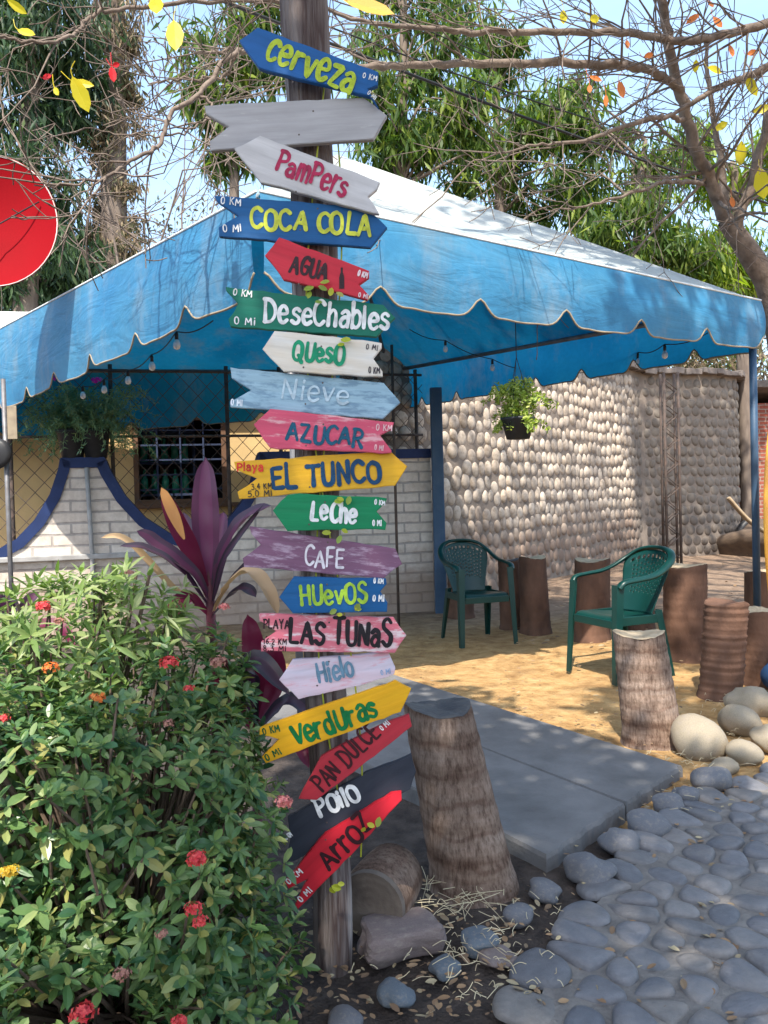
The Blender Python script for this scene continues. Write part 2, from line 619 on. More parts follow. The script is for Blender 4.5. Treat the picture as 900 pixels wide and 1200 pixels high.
rock('stone_block', (g.x, g.y + .06, .03), (.1, .072, .042), 41, MT_red, 'squarish reddish stone block on the dark soil by the post', 'loose stones in the dark soil', 'stone', square=9, rz=.35, sub=4)
for i, (a, b, c, mt, lab) in enumerate([
        (562, 1112, 46, MT_blue, 'dark blue angular stone among dry straw'),
        (584, 1128, 44, MT_red, 'flat pinkish angular stone beside the dark blue one'),
        (522, 1142, 38, MT_blue, 'bluish stone right of the reddish block'),
        (462, 1176, 50, MT_blue, 'rounded bluish stone low beside the post foot'),
        (284, 1196, 60, MT_edge, 'grey stone half hidden under the flowering shrub'),
        (405, 1205, 44, MT_edge, 'dull grey stone at the bottom edge in front of the post')]):
    gstone('loose_stone', a, b, c, 60 + i, mt, lab, 'loose stones in the dark soil', .45 if i != 1 else .25, square=1.5 if i < 3 else 0)

# ------------------------------------------------------------------ dry straw, fallen leaves (uncountable)
MT_straw = leafmat('straw', [(.5, .42, .26), (.62, .54, .36), (.38, .3, .19)], .1, .8, (1, 1, 1))
MT_dry = leafmat('dry_leaf', [(.22, .13, .07), (.34, .22, .12), (.16, .1, .06), (.4, .33, .2)], .1, .8, (1, 1, 1))
sm = MB()
def straw(n, pxr, pyr, L=(.05, .14)):
    for _ in range(n):
        g = G(rng.uniform(*pxr), rng.uniform(*pyr))
        a = rng.uniform(0, math.pi); l = rng.uniform(*L)
        d = np.array([math.cos(a), math.sin(a) * .8, 0]) * l
        b = np.array([g.x, g.y, .012 + rng.uniform(0, .03)])
        s_ = np.array([-d[1], d[0], 0]) * .12 * rng.normal()
        sm.tube(smooth_path([b - d / 2, b + s_ + [0, 0, rng.uniform(0, .012)], b + d / 2 + [0, 0, rng.uniform(-.008, .015)]], 4), .001, 4, False)
straw(40, (455, 570), (1035, 1080), (.05, .22))
straw(40, (470, 610), (1060, 1150), (.015, .09))
straw(25, (400, 600), (1110, 1180), (.015, .07))
straw(60, (520, 660), (1060, 1190), (.01, .04))
straw(50, (740, 820), (885, 960), (.02, .06))
straw(70, (800, 900), (820, 910), (.02, .06))
tag(sm.build('dry_straw', MT_straw), 'dry pale straw scattered on the dark soil', 'straw', kind='stuff')
lm = MB()
def litter(n, pxr, pyr, s=(.012, .035)):
    p, d, nn, L = [], [], [], []
    for _ in range(n):
        g = G(rng.uniform(*pxr), rng.uniform(*pyr))
        p.append((g.x, g.y, .008 + rng.uniform(0, .012)))
        a = rng.uniform(0, 6.3)
        d.append((math.cos(a), math.sin(a), rng.uniform(-.05, .25)))
        nn.append((rng.normal(0, .3), rng.normal(0, .3), 1)); L.append(rng.uniform(*s))
    L = np.array(L)
    leaves(lm, p, d, nn, L, L * .5, 'oval')
litter(420, (330, 640), (1030, 1200))
litter(420, (480, 900), (745, 900))
litter(300, (600, 900), (640, 760), (.03, .07))
litter(160, (640, 900), (920, 1200))
litter(120, (560, 800), (850, 990))
tag(lm.build('leaf_litter', MT_dry), 'small dry brown leaves fallen on the ground', 'leaf litter', kind='stuff')

# ------------------------------------------------------------------ palm log stumps
def palm_mat():
    mt, t, bs = newmat('palm_bark')
    n1 = noise(t, 9, 8, rough=.65, stretch=(1, 1, .35))
    n2 = noise(t, 4, 5, stretch=(.3, .3, 3.5))
    n3 = noise(t, 85, 8, stretch=(1, 1, .22), rough=.7)
    c = ramp(t, n2.outputs[0], [(.3, (.14, .085, .06)), (.5, (.29, .215, .17)), (.72, (.38, .31, .265))]).outputs[0]
    c = mix(t, .8, c, ramp(t, n1.outputs[0], [(.3, (.5, .43, .4)), (.65, (1.1, 1.08, 1.05))]).outputs[0], 'MULTIPLY')
    wv = t.nodes.new('ShaderNodeTexWave'); wv.bands_direction = 'Z'; wv.inputs['Scale'].default_value = 3.6; wv.inputs['Distortion'].default_value = 3.2; wv.inputs['Detail'].default_value = 5; wv.inputs['Detail Scale'].default_value = 3
    tcw = t.nodes.new('ShaderNodeTexCoord'); t.links.new(tcw.outputs['Object'], wv.inputs['Vector'])
    c = mix(t, .85, c, ramp(t, wv.outputs[0], [(.02, (.68, .6, .57)), (.14, (.92, .9, .88)), (.7, (1.1, 1.1, 1.1))]).outputs[0], 'MULTIPLY')
    c = mix(t, .8, c, ramp(t, n3.outputs[0], [(.36, (.35, .3, .28)), (.5, (.9, .88, .86)), (.66, (1.25, 1.25, 1.25))]).outputs[0], 'MULTIPLY')
    t.links.new(c, bs.inputs['Base Color'])
    bs.inputs['Roughness'].default_value = .9
    bs.inputs['Specular IOR Level'].default_value = .15
    w_ = t.nodes.new('ShaderNodeMath'); w_.operation = 'ADD'
    t.links.new(n3.outputs[0], w_.inputs[0]); t.links.new(n1.outputs[0], w_.inputs[1])
    bump(t, bs, w_.outputs[0], .95, .016)
    return mt
MT_palm = palm_mat()
MT_palmred = M('brown_bark', (.15, .082, .055), (.08, .045, .032), rough=.9, scale=7, stretch=(1, 1, .5), bmp=.7, bscale=30, spec=.15)
MT_cut = M('sawn_end', (.5, .4, .27), (.34, .26, .17), rough=.85, scale=16, bmp=.5, bscale=60, spec=.15)
MT_cutdark = M('blackened_end', (.05, .05, .055), (.1, .095, .09), rough=.8, scale=12, bmp=.6)
def stump(base, top, r0_, r1, mat, cut, label, seed, rings=8, ridge=.022, rag=.012):
    rr = np.random.default_rng(seed)
    base, top = np.array(base, float), np.array(top, float)
    t = thing('palm_stump', label, 'log stump', tuple(base), 0, 'upright palm log stumps')
    n, k = 36, rings * 5
    ax = top - base
    ang = np.linspace(0, 2 * np.pi, n, endpoint=False)
    wob = 1 + .035 * np.sin(ang * 2 + rr.uniform(0, 6)) + .02 * np.sin(ang * 5 + rr.uniform(0, 6))
    V = []
    for i in range(k + 1):
        s_ = i / k
        r = r0_ + (r1 - r0_) * s_
        f = (s_ * rings + .12 * math.sin(i * .9 + seed)) % 1.0
        r *= 1 + ridge * (f ** 2.2 - .35) + rr.normal(0, .006)
        if s_ < .1:
            r *= 1 + .12 * (1 - s_ / .1) ** 2
        tw = .006 * np.sin(ang + seed)
        c = ax * s_
        V.append(np.stack([c[0] + np.cos(ang) * r * wob, c[1] + np.sin(ang) * r * wob, c[2] + tw * (1 if 0 < i < k else 0) - (.03 if i == 0 else 0)
                           + (rr.uniform(-rag, rag, n) * .25 + rag * np.sin(ang * 2 + seed) if i == k else 0)], 1))
    V = np.concatenate(V)
    b = MB()
    b.add(V, [(i * n + j, i * n + (j + 1) % n, (i + 1) * n + (j + 1) % n, (i + 1) * n + j) for i in range(k) for j in range(n)])
    b.build('bark', mat, t, smooth=True)
    lastr = V[-n:]
    c = lastr.mean(0)
    b = MB()
    inner = [c + (lastr - c) * s_ + np.array([0, 0, dz]) for s_, dz in ((1.0, .001), (.93, .004), (.6, .001), (.25, -.004))]
    VV = np.concatenate(inner + [[c + [0, 0, -.006]]])
    F = [(i * n + j, i * n + (j + 1) % n, (i + 1) * n + (j + 1) % n, (i + 1) * n + j) for i in range(3) for j in range(n)]
    F += [(3 * n + j, 3 * n + (j + 1) % n, 4 * n) for j in range(n)]
    b.add(VV, F)
    b.build('cut_top', cut, t, smooth=False)
    return t
def px_stump(bx, by, tx, ty, wb, wt, *a, dt=0.0, **k):
    g = G(bx, by)
    y = g.y + wb * g.y / FPX / 2 * .6
    b = Vector((g.x * y / g.y, y, 0))
    tp = P(tx, ty, y + dt)
    return stump((b.x, b.y, 0), tp, wb * y / FPX / 2, wt * y / FPX / 2, *a, **k)
px_stump(556, 1046, 513, 828, 98, 82, MT_palm, MT_cutdark, 'tall leaning palm stump with blackened top, nearest the camera beside the sign post', 1, rings=7, dt=.08)
px_stump(765, 872, 748, 742, 66, 57, MT_palm, MT_cut, 'weathered leaning stump with grey ringed bark beside the largest pale boulder', 2, rings=9, dt=.03)
px_stump(803, 774, 803, 662, 50, 49, MT_palmred, MT_cut, 'upright dark brown stump with a pale sawn top behind the tilted ridged one', 3, dt=.02)
px_stump(844, 817, 851, 706, 50, 50, MT_palmred, MT_palmred, 'tilted stump with strongly ridged bark beside the pale boulders', 4, rings=12, ridge=.07, dt=-.03)
px_stump(890, 803, 891, 716, 46, 44, MT_palmred, MT_cut, 'stump with pale hollowed top between the ridged stump and the surfboard', 5)
px_stump(889, 752, 889, 670, 30, 30, MT_palmred, MT_cut, 'small stump farther back, partly behind the surfboard', 6)
px_stump(628, 741, 624, 653, 36, 31, MT_palmred, MT_cut, 'narrow brown stump standing free just right of the front facing chair', 7)
px_stump(600, 736, 596, 656, 26, 24, MT_palmred, MT_cutdark, 'dark stump half hidden behind the right arm of the front facing chair', 8)
px_stump(693, 750, 694, 656, 44, 42, MT_palmred, MT_cut, 'brown stump behind the seat of the side turned chair', 9)
px_stump(752, 737, 753, 652, 30, 30, MT_palmred, MT_palmred, 'reddish stump hidden behind the back of the side turned chair', 10)
px_stump(540, 722, 540, 658, 30, 30, MT_palmred, MT_cutdark, 'dark stump seen between the arms of the front facing chair', 11)

# lying log behind the post
lg = G(440, 1100)
t = thing('cut_log', 'short lying log with its ringed sawn end turned to the camera, behind the post', 'log', (lg.x, lg.y + .0, .0))
b = MB()
c0 = np.array([-.012, 0, .088]); dirv = np.array([.35, 1.0, 0]); dirv /= np.linalg.norm(dirv)
b.tube([c0 + dirv * .012, c0 + dirv * .06, c0 + dirv * .14, c0 + dirv * .2], [.094, .098, .095, .09], 28, True)
b.build('bark', MT_palm, t, smooth=True)
def ring_mat():
    mt, tt, bs = newmat('log_end')
    wv = tt.nodes.new('ShaderNodeTexWave'); wv.wave_type = 'RINGS'; wv.rings_direction = 'Y'
    wv.inputs['Scale'].default_value = 14; wv.inputs['Distortion'].default_value = 5; wv.inputs['Detail'].default_value = 4; wv.inputs['Detail Scale'].default_value = 2
    tc = tt.nodes.new('ShaderNodeTexCoord'); tt.links.new(tc.outputs['Object'], wv.inputs['Vector'])
    r = ramp(tt, wv.outputs[0], [(.05, (.1, .072, .055)), (.5, (.13, .097, .072)), (.95, (.155, .118, .09))])
    n_ = noise(tt, 8, 6)
    c = mix(tt, .3, ramp(tt, n_.outputs[0], [(.3, (.06, .045, .038)), (.5, (.12, .092, .072)), (.7, (.17, .14, .115))]).outputs[0], r.outputs[0])
    tt.links.new(c, bs.inputs['Base Color']); bs.inputs['Roughness'].default_value = .9
    bump(tt, bs, n_.outputs[0], .8, .02)
    return mt
b = MB()
b.tube([c0 - c0, dirv * .018], [.093, .095], 28, True)
o = b.build('sawn_end', ring_mat(), t)
o.location = c0
# ------------------------------------------------------------------ canopy tent
def fabric(name, c1, c2, c3, trans):
    mt, t, bs = newmat(name)
    n1 = noise(t, 1.6, 6, stretch=(1, 1, 1.6))
    c = ramp(t, n1.outputs[0], [(.3, c1), (.5, c2), (.75, c3)]).outputs[0]
    n2 = noise(t, 30, 4)
    c = mix(t, .25, c, ramp(t, n2.outputs[0], [(.4, (.7, .72, .75)), (.6, (1, 1, 1))]).outputs[0], 'MULTIPLY')
    t.links.new(c, bs.inputs['Base Color'])
    bs.inputs['Roughness'].default_value = .5
    bs.inputs['Specular IOR Level'].default_value = .3
    n4 = noise(t, 3.2, 8, rough=.7, stretch=(1, 1, .5))
    c = mix(t, ramp(t, n4.outputs[0], [(.5, (0, 0, 0)), (.75, (.5, .5, .5))]).outputs[0], c, (.3, .33, .34))      # grime
    t.links.new(c, bs.inputs['Base Color'])
    n3 = noise(t, 1.5, 5, stretch=(1, 1, 4)); n3.inputs['Distortion'].default_value = 1.2
    bump(t, bs, n3.outputs[0], .28, .07)
    tr = t.nodes.new('ShaderNodeBsdfTranslucent'); t.links.new(c, tr.inputs[0])
    ms = t.nodes.new('ShaderNodeMixShader'); ms.inputs[0].default_value = trans
    t.links.new(bs.outputs[0], ms.inputs[1]); t.links.new(tr.outputs[0], ms.inputs[2])
    t.links.new(ms.outputs[0], t.nodes['Material Output'].inputs[0])
    return mt
MT_roof = fabric('canopy_top', (.58, .61, .58), (.62, .64, .6), (.44, .53, .55), .38)
MT_val = fabric('canopy_blue', (.036, .19, .37), (.05, .225, .4), (.09, .265, .41), .25)
MT_lin = fabric('canopy_underside', (.008, .24, .5), (.012, .29, .58), (.02, .33, .6), .6)
MT_pip = M('canopy_piping', (.3, .245, .17), (.2, .16, .115), rough=.8, scale=12, bmp=0)
MT_steel = M('grey_steel', (.2, .2, .21), (.13, .12, .12), rough=.5, scale=10, metal=.4, bmp=.1)
MT_bluesteel = M('blue_painted_steel', (.03, .07, .13), (.05, .09, .15), rough=.5, scale=8, bmp=.1)
MT_rust = M('rusty_iron', (.11, .075, .06), (.06, .05, .045), rough=.8, scale=14, bmp=.3)
VB = 2.2
cN, cRt, cL, cFa = P(303, 226, 3.78), P(890, 353, 5.67), P(-40, 408, 7.6), P(455, 433, 9.0)
cL = cN + (cL - cN) * 1.3
APX = P(395, 181, 6.6)
VBC = [2.2, 2.2, 2.2, 1.93]
CORN = [cN, cRt, cFa, cL]
tent = thing('canopy_tent', 'large blue canopy tent with scalloped valance and faded white top', 'canopy', (0, 0, 0))
def panel(a, b, mat, name, off):
    k = 36
    mb = MB(); V, ids = [], {}
    nrm = (b - a).cross(APX - a).normalized()
    for i in range(k + 1):
        for j in range(k + 1 - i):
            p = a * ((k - i - j) / k) + b * (j / k) + APX * (i / k)
            s_, t_ = j / max(1, k - i), i / k
            sag = .10 * math.sin(math.pi * min(1, max(0, s_))) * math.sin(math.pi * t_) + .014 * math.sin(s_ * 27 + t_ * 4) * math.sin(math.pi * t_) ** .5 * math.sin(math.pi * s_)
            ids[i, j] = len(V)
            V.append(p - nrm * (sag + off))
    Fs = []
    for i in range(k):
        for j in range(k - i):
            Fs.append((ids[i, j], ids[i, j + 1], ids[i + 1, j]))
            if j < k - i - 1:
                Fs.append((ids[i, j + 1], ids[i + 1, j + 1], ids[i + 1, j]))
    mb.add([tuple(v) for v in V], Fs)
    return mb
rm, lmb = MB(), MB()
for i in range(4):
    a, b = CORN[i], CORN[(i + 1) % 4]
    q = panel(a, b, None, '', 0); rm.add(np.concatenate(q.v), q.f)
    q = panel(a, b, None, '', .012); lmb.add(np.concatenate(q.v), q.f)
rm.build('roof', MT_roof, tent, smooth=True)
lmb.build('roof_lining', MT_lin, tent, smooth=True)
cen = (cN + cFa) / 2
for i, nsc in enumerate((6, 8, 7, 10)):
    a, b = CORN[i], CORN[(i + 1) % 4]
    out = (b - a).cross(Vector((0, 0, 1))).normalized()
    if out.dot(a - cen) < 0:
        out = -out
    per = 26
    n = nsc * per
    V, edge_pts = [], []
    rows = 8
    for k in range(n + 1):
        s_ = k / n
        top = a.lerp(b, s_)
        ph = (s_ * nsc) % 1.0
        d = min(ph, 1 - ph)
        dd = ph - (1 if ph > .5 else 0)
        notch = .072 * math.exp(-(d / .085) ** 2) - .010 * math.exp(-((abs(dd) - .19) / .09) ** 2)
        zb = VBC[i] + (VBC[(i + 1) % 4] - VBC[i]) * s_ + notch - .02 * math.sin(math.pi * ph)
        rip = .012 * math.sin(s_ * nsc * 2 * math.pi + 1) + .012 * math.sin(s_ * 41 + i)
        col = []
        for r_ in range(rows + 1):
            f = r_ / rows
            p = Vector((top.x, top.y, top.z + (zb - top.z) * f)) + out * (.012 + rip * f + .03 * math.sin(f * 2.6))
            col.append(p)
        V += col
        edge_pts.append(col[-1])
    mb = MB()
    m_ = rows + 1
    mb.add([tuple(v) for v in V], [(k * m_ + r_, (k + 1) * m_ + r_, (k + 1) * m_ + r_ + 1, k * m_ + r_ + 1) for k in range(n) for r_ in range(rows)])
    vo = mb.build('valance', MT_val if i in (0, 3) else MT_lin, tent, smooth=True)
    mb = MB(); mb.tube(edge_pts, .006, 6)
    mb.build('piping', MT_pip, vo, smooth=True)
    mb = MB(); mb.tube([a.lerp(b, k / 40) + out * .012 + Vector((0, 0, .004)) for k in range(41)], .007, 6)
    mb.build('seam_tape', M('white_tape', (.75, .77, .76), rough=.6, bmp=0), vo, smooth=True)
    mb = MB(); mb.tube([a - out * .03 - Vector((0, 0, .03)), b - out * .03 - Vector((0, 0, .03))], .02, 8)
    mb.build('frame_rail', MT_steel, tent, smooth=True)
    mb = MB(); mb.tube([a - out * .05 - Vector((0, 0, .045)), APX - Vector((0, 0, .05))], .018, 8)
    mb.build('hip_rafter', MT_steel, tent, smooth=True)
for k, (c, r, mt) in enumerate(((cN, .02, MT_steel), (cRt, .026, MT_bluesteel), (cFa, .022, MT_rust), (cL, .025, MT_steel))):
    inw = (cen - c); inw.z = 0; inw.normalize()
    x, y = c.x + inw.x * .05, c.y + inw.y * .05
    if k == 2:
        x, y = P(464, 600, 7.45).x, 7.45
    if k == 0:
        x, y = P(346, 600, 4.05).x, 4.05
    mb = MB(); mb.tube([(x, y, -.02), (x, y, c.z - .02)], r if k != 2 else .014, 10)
    mb.build('pole', mt, tent, smooth=True)
# thicker blue post where the low wall meets the stone wall
q = P(513, 560, 8.25)
mb = MB(); mb.box((q.x, q.y, 1.15), (.12, .12, 2.34)); 
bp = mb.build('blue_post', MT_bluesteel, bevel=.008)
tag(bp, 'dark blue square post where the white brick wall meets the cobble faced wall', 'post')

# bulb strings under the tent
MT_bulb = None
def bulbmat():
    mt, t, bs = newmat('bulb_glass')
    bs.inputs['Base Color'].default_value = (.85, .87, .88, 1)
    bs.inputs['Roughness'].default_value = .15
    bs.inputs['Transmission Weight'].default_value = .35
    return mt
MT_bulb = bulbmat()
MT_black = M('black_plastic', (.02, .02, .022), (.03, .03, .032), rough=.45, scale=8, bmp=0)
def bulb_string(label, pts, idx):
    t = thing('string_lights', label, 'string lights', (0, 0, 0), 0, 'bulb strings under the tent')
    path = []
    for i in range(len(pts) - 1):
        for s_ in np.linspace(0, 1, 8, endpoint=False):
            p = Vector(pts[i]).lerp(Vector(pts[i + 1]), s_); p.z += .05 - .03 * math.sin(math.pi * s_); path.append(p)
    path.append(Vector(pts[-1]) + Vector((0, 0, .05)))
    mb = MB(); mb.tube(path, .004, 5); mb.build('cable', MT_black, t)
    for p in idx:
        p = Vector(pts[p])
        mb = MB(); mb.lathe([(.012, .05), (.016, .03), (.016, .0)], 10, p); sk = mb.build('bulb', MT_bulb, t, smooth=True)
        mb.lathe([(.016, 0), (.03, -.03), (.034, -.055), (.026, -.08), (.006, -.09)], 12, p)
        bpy.data.objects.remove(sk)
        mb2 = MB(); mb2.lathe([(.012, 0), (.022, -.022), (.024, -.04), (.018, -.056), (.004, -.064)], 12, p)
        bo = mb2.build('bulb', MT_bulb, t, smooth=True)
        mb2 = MB(); mb2.lathe([(.009, .045), (.012, .034), (.012, -.002)], 10, p); mb2.build('socket', MT_black, bo, smooth=True)
bulb_string('string of clear bulbs under the left half of the blue tent', [P(250, 386, 4.6), P(207, 398, 5.0), P(178, 424, 5.6), P(150, 441, 6.1), P(122, 452, 6.5), P(97, 459, 6.9)], [1, 2, 3, 4, 5])
bulb_string('string of clear bulbs under the right half of the blue tent', [P(480, 392, 7.9), P(522, 405, 7.6), P(577, 427, 7.6), P(625, 439, 7.5), P(667, 443, 7.4), P(706, 434, 6.9), P(748, 420, 6.5), P(779, 411, 6.2), P(830, 398, 5.9)], [1, 2, 3, 4, 5, 6, 7])

# ------------------------------------------------------------------ post
MT_post = M('weathered_post', (.2, .165, .15), (.075, .05, .045), rough=.9, scale=26, lo=.4, hi=.56, stretch=(1, 1, .07), bmp=1.0, bscale=70, bdist=.02, spec=.15, c3=(.3, .26, .24))
pb, pt = G(391, 1142), None
PY = pb.y + .06
pb = P(391, 1142, PY); pt = P(356, -40, PY)
post = thing('wooden_post', 'tall rough wooden post carrying all the painted arrow signs', 'post', (pb.x, PY, 0))
n, k = 26, 60
V = []
ang = np.linspace(0, 2 * np.pi, n, endpoint=False)
prr = np.random.default_rng(5)
cr = prr.normal(0, .03, n)
for i in range(k + 1):
    s_ = i / k; z = -.05 + s_ * 2.75
    r = .047 + .012 * s_ + .003 * math.sin(i * .5)
    rr_ = r * (1 + cr * (1 + .4 * math.sin(i * .21)) + .03 * np.sin(3 * ang + i * .06))
    dx = (pt.x - pb.x) * s_ * .9 + .006 * math.sin(i * .18)
    V.append(np.stack([dx + np.cos(ang) * rr_, np.sin(ang) * rr_, np.full(n, z)], 1))
mb = MB()
mb.add(np.concatenate(V), [(i * n + j, i * n + (j + 1) % n, (i + 1) * n + (j + 1) % n, (i + 1) * n + j) for i in range(k) for j in range(n)] + [tuple(k * n + j for j in range(n))])
mb.build('shaft', MT_post, post, smooth=True)

# ------------------------------------------------------------------ brush lettering
def Ss(*p): return ('S', p)
def Ls(*p): return ('L', p)
GL = {
 'A': (.74, [Ls((0, 0), (.36, 1), (.72, 0)), Ls((.14, .34), (.6, .36))]),
 'B': (.66, [Ls((.06, 0), (.06, 1)), Ss((.06, 1), (.45, .98), (.5, .7), (.08, .52)), Ss((.08, .52), (.6, .48), (.62, .1), (.06, 0))]),
 'C': (.68, [Ss((.66, .86), (.42, 1), (.12, .84), (.02, .48), (.14, .12), (.42, 0), (.68, .16))]),
 'D': (.7, [Ls((.06, 0), (.06, 1)), Ss((.0, 1), (.4, .96), (.68, .68), (.68, .32), (.42, .04), (.0, 0))]),
 'E': (.6, [Ls((.58, 1), (.06, .98), (.06, 0), (.6, .02)), Ls((.06, .5), (.5, .53))]),
 'F': (.58, [Ls((.58, 1), (.06, .98), (.06, 0)), Ls((.06, .5), (.48, .52))]),
 'G': (.72, [Ss((.66, .86), (.42, 1), (.12, .86), (.02, .48), (.14, .12), (.42, 0), (.66, .12), (.68, .44)), Ls((.38, .46), (.72, .46))]),
 'H': (.68, [Ls((.05, 0), (.05, 1)), Ls((.64, 0), (.64, 1)), Ls((.05, .5), (.64, .52))]),
 'I': (.16, [Ls((.08, 0), (.08, 1))]),
 'K': (.62, [Ls((.05, 0), (.05, 1)), Ls((.58, 1), (.08, .46)), Ls((.2, .58), (.62, 0))]),
 'L': (.56, [Ls((.08, 1), (.05, .02), (.56, .02))]),
 'M': (.86, [Ls((.03, 0), (.1, 1), (.43, .3), (.76, 1), (.83, 0))]),
 'N': (.68, [Ls((.05, 0), (.05, 1), (.62, 0), (.62, 1))]),
 'O': (.74, [Ss((.37, 1), (.1, .86), (.02, .5), (.1, .14), (.37, 0), (.64, .14), (.72, .5), (.64, .86), (.37, 1), (.3, .99))]),
 'P': (.6, [Ls((.06, 0), (.06, 1)), Ss((.0, 1), (.36, 1), (.6, .84), (.56, .56), (.06, .44))]),
 'Q': (.78, [Ss((.37, 1), (.1, .86), (.02, .5), (.1, .14), (.37, 0), (.64, .14), (.72, .5), (.64, .86), (.37, 1), (.3, .99)), Ls((.46, .28), (.76, -.08))]),
 'R': (.66, [Ls((.06, 0), (.06, 1)), Ss((.0, 1), (.36, 1), (.58, .82), (.5, .56), (.06, .46)), Ls((.26, .48), (.64, 0))]),
 'S': (.6, [Ss((.56, .86), (.34, 1), (.08, .88), (.08, .66), (.34, .52), (.58, .36), (.52, .1), (.28, 0), (.03, .14))]),
 'T': (.7, [Ls((.0, .98), (.7, 1)), Ls((.36, .99), (.34, 0))]),
 'U': (.68, [Ss((.05, 1), (.05, .4), (.14, .07), (.36, 0), (.58, .1), (.64, .4), (.64, 1))]),
 'V': (.7, [Ls((.02, 1), (.35, 0), (.68, 1))]),
 'Y': (.68, [Ls((.02, 1), (.34, .5), (.66, 1)), Ls((.34, .5), (.32, 0))]),
 'Z': (.64, [Ls((.04, .98), (.6, 1), (.04, .02), (.64, 0))]),
 'a': (.58, [Ss((.08, .6), (.28, .72), (.5, .6), (.53, .3), (.53, 0)), Ss((.52, .4), (.25, .44), (.04, .24), (.14, .03), (.36, .03), (.53, .2))]),
 'b': (.58, [Ls((.06, 1), (.06, 0)), Ss((.06, .5), (.3, .68), (.54, .5), (.52, .16), (.3, 0), (.06, .1))]),
 'c': (.54, [Ss((.5, .6), (.32, .72), (.1, .58), (.04, .32), (.14, .06), (.34, 0), (.52, .12))]),
 'd': (.58, [Ls((.52, 1), (.52, 0)), Ss((.52, .5), (.28, .68), (.05, .5), (.06, .16), (.28, 0), (.52, .12))]),
 'e': (.58, [Ss((.06, .36), (.53, .4), (.5, .62), (.3, .72), (.1, .58), (.04, .32), (.14, .06), (.34, 0), (.55, .12))]),
 'h': (.56, [Ls((.06, 1), (.06, 0)), Ss((.06, .48), (.3, .7), (.5, .54), (.52, 0))]),
 'i': (.16, [Ls((.08, .66), (.08, 0)), Ls((.08, .9), (.09, .98))]),
 'l': (.16, [Ls((.08, 1), (.08, 0))]),
 'm': (.84, [Ls((.05, .7), (.05, 0)), Ss((.05, .48), (.24, .7), (.4, .54), (.42, 0)), Ss((.42, .48), (.6, .7), (.78, .54), (.79, 0))]),
 'o': (.6, [Ss((.3, .7), (.08, .58), (.03, .34), (.1, .1), (.3, 0), (.5, .1), (.57, .34), (.52, .58), (.3, .7), (.24, .69))]),
 'p': (.6, [Ls((.07, .72), (.06, -.25)), Ss((.02, .7), (.36, .74), (.58, .54), (.46, .22), (.07, .2))]),
 'r': (.46, [Ls((.06, .7), (.06, 0)), Ss((.06, .44), (.2, .64), (.44, .66))]),
 's': (.5, [Ss((.46, .62), (.28, .72), (.08, .62), (.1, .46), (.3, .37), (.48, .24), (.42, .06), (.24, 0), (.03, .1))]),
 'u': (.58, [Ss((.05, .7), (.05, .26), (.2, .01), (.4, .05), (.52, .28)), Ls((.53, .72), (.54, 0))]),
 'v': (.56, [Ls((.02, .7), (.27, 0), (.53, .72))]),
 'y': (.58, [Ls((.04, .7), (.3, .1)), Ls((.56, .72), (.14, -.26))]),
 'z': (.54, [Ls((.04, .68), (.5, .7), (.04, .02), (.54, 0))]),
 '0': (.56, [Ss((.28, 1), (.07, .84), (.02, .5), (.07, .16), (.28, 0), (.48, .16), (.54, .5), (.48, .84), (.28, 1), (.22, .98))]),
 '1': (.24, [Ls((.02, .8), (.14, 1), (.14, 0))]),
 '2': (.54, [Ss((.04, .8), (.26, 1), (.5, .8), (.4, .5), (.04, .03)), Ls((.04, .02), (.54, .02))]),
 '3': (.52, [Ls((.04, .98), (.48, .98), (.24, .58)), Ss((.24, .58), (.5, .44), (.46, .08), (.2, 0), (.02, .1))]),
 '4': (.56, [Ls((.4, 0), (.42, 1), (.02, .34), (.56, .36))]),
 '5': (.54, [Ls((.5, 1), (.1, 1), (.06, .58)), Ss((.06, .58), (.36, .64), (.52, .38), (.4, .06), (.03, .04))]),
 '6': (.54, [Ss((.46, .98), (.16, .74), (.03, .32), (.2, 0), (.46, .12), (.46, .42), (.24, .52), (.06, .34))]),
 '8': (.54, [Ss((.28, .54), (.06, .74), (.26, 1), (.48, .78), (.28, .54), (.03, .24), (.26, 0), (.52, .22), (.28, .54))]),
 '.': (.12, [Ls((.05, 0), (.06, .08))]),
 ' ': (.32, []),
}
def ribbon(mb, pts, hw, y):
    """flat brush stroke with round ends in the local x,z plane at depth y"""
    pts = np.array(pts, float)
    k = len(pts)
    t = np.gradient(pts, axis=0)
    t /= np.linalg.norm(t, axis=1)[:, None] + 1e-9
    nrm = np.stack([-t[:, 1], t[:, 0]], 1)
    hw = hw * (1 + .17 * np.sin(np.linspace(0, 5, k) + pts[0, 0] * 90))
    L_, R_ = pts + nrm * hw[:, None], pts - nrm * hw[:, None]
    yy = y - .00014 * np.linspace(0, 1, k)          # the brush laps over its own start
    V = [(x, q, z) for (x, z), q in zip(np.concatenate([L_, R_]), np.r_[yy, yy])]
    F = [(i, i + 1, k + i + 1, k + i) for i in range(k - 1)]
    for e, sgn in ((0, -1), (k - 1, 1)):
        a0 = math.atan2(nrm[e, 1], nrm[e, 0])
        base = len(V)
        m_ = 5
        for q in range(1, m_):
            a = a0 - sgn * math.pi * q / m_
            V.append((pts[e, 0] + math.cos(a) * hw[e], yy[e], pts[e, 1] + math.sin(a) * hw[e]))
        ring = [e] + [base + q for q in range(m_ - 1)] + [k + e]
        F.append(tuple(ring))
    mb.add(V, F)
def resample(p, step):
    p = np.array(p, float)
    d = np.r_[0, np.cumsum(np.linalg.norm(np.diff(p, axis=0), axis=1))]
    n_ = max(2, int(d[-1] / step) + 1)
    s_ = np.linspace(0, d[-1], n_)
    return np.stack([np.interp(s_, d, p[:, 0]), np.interp(s_, d, p[:, 1])], 1)
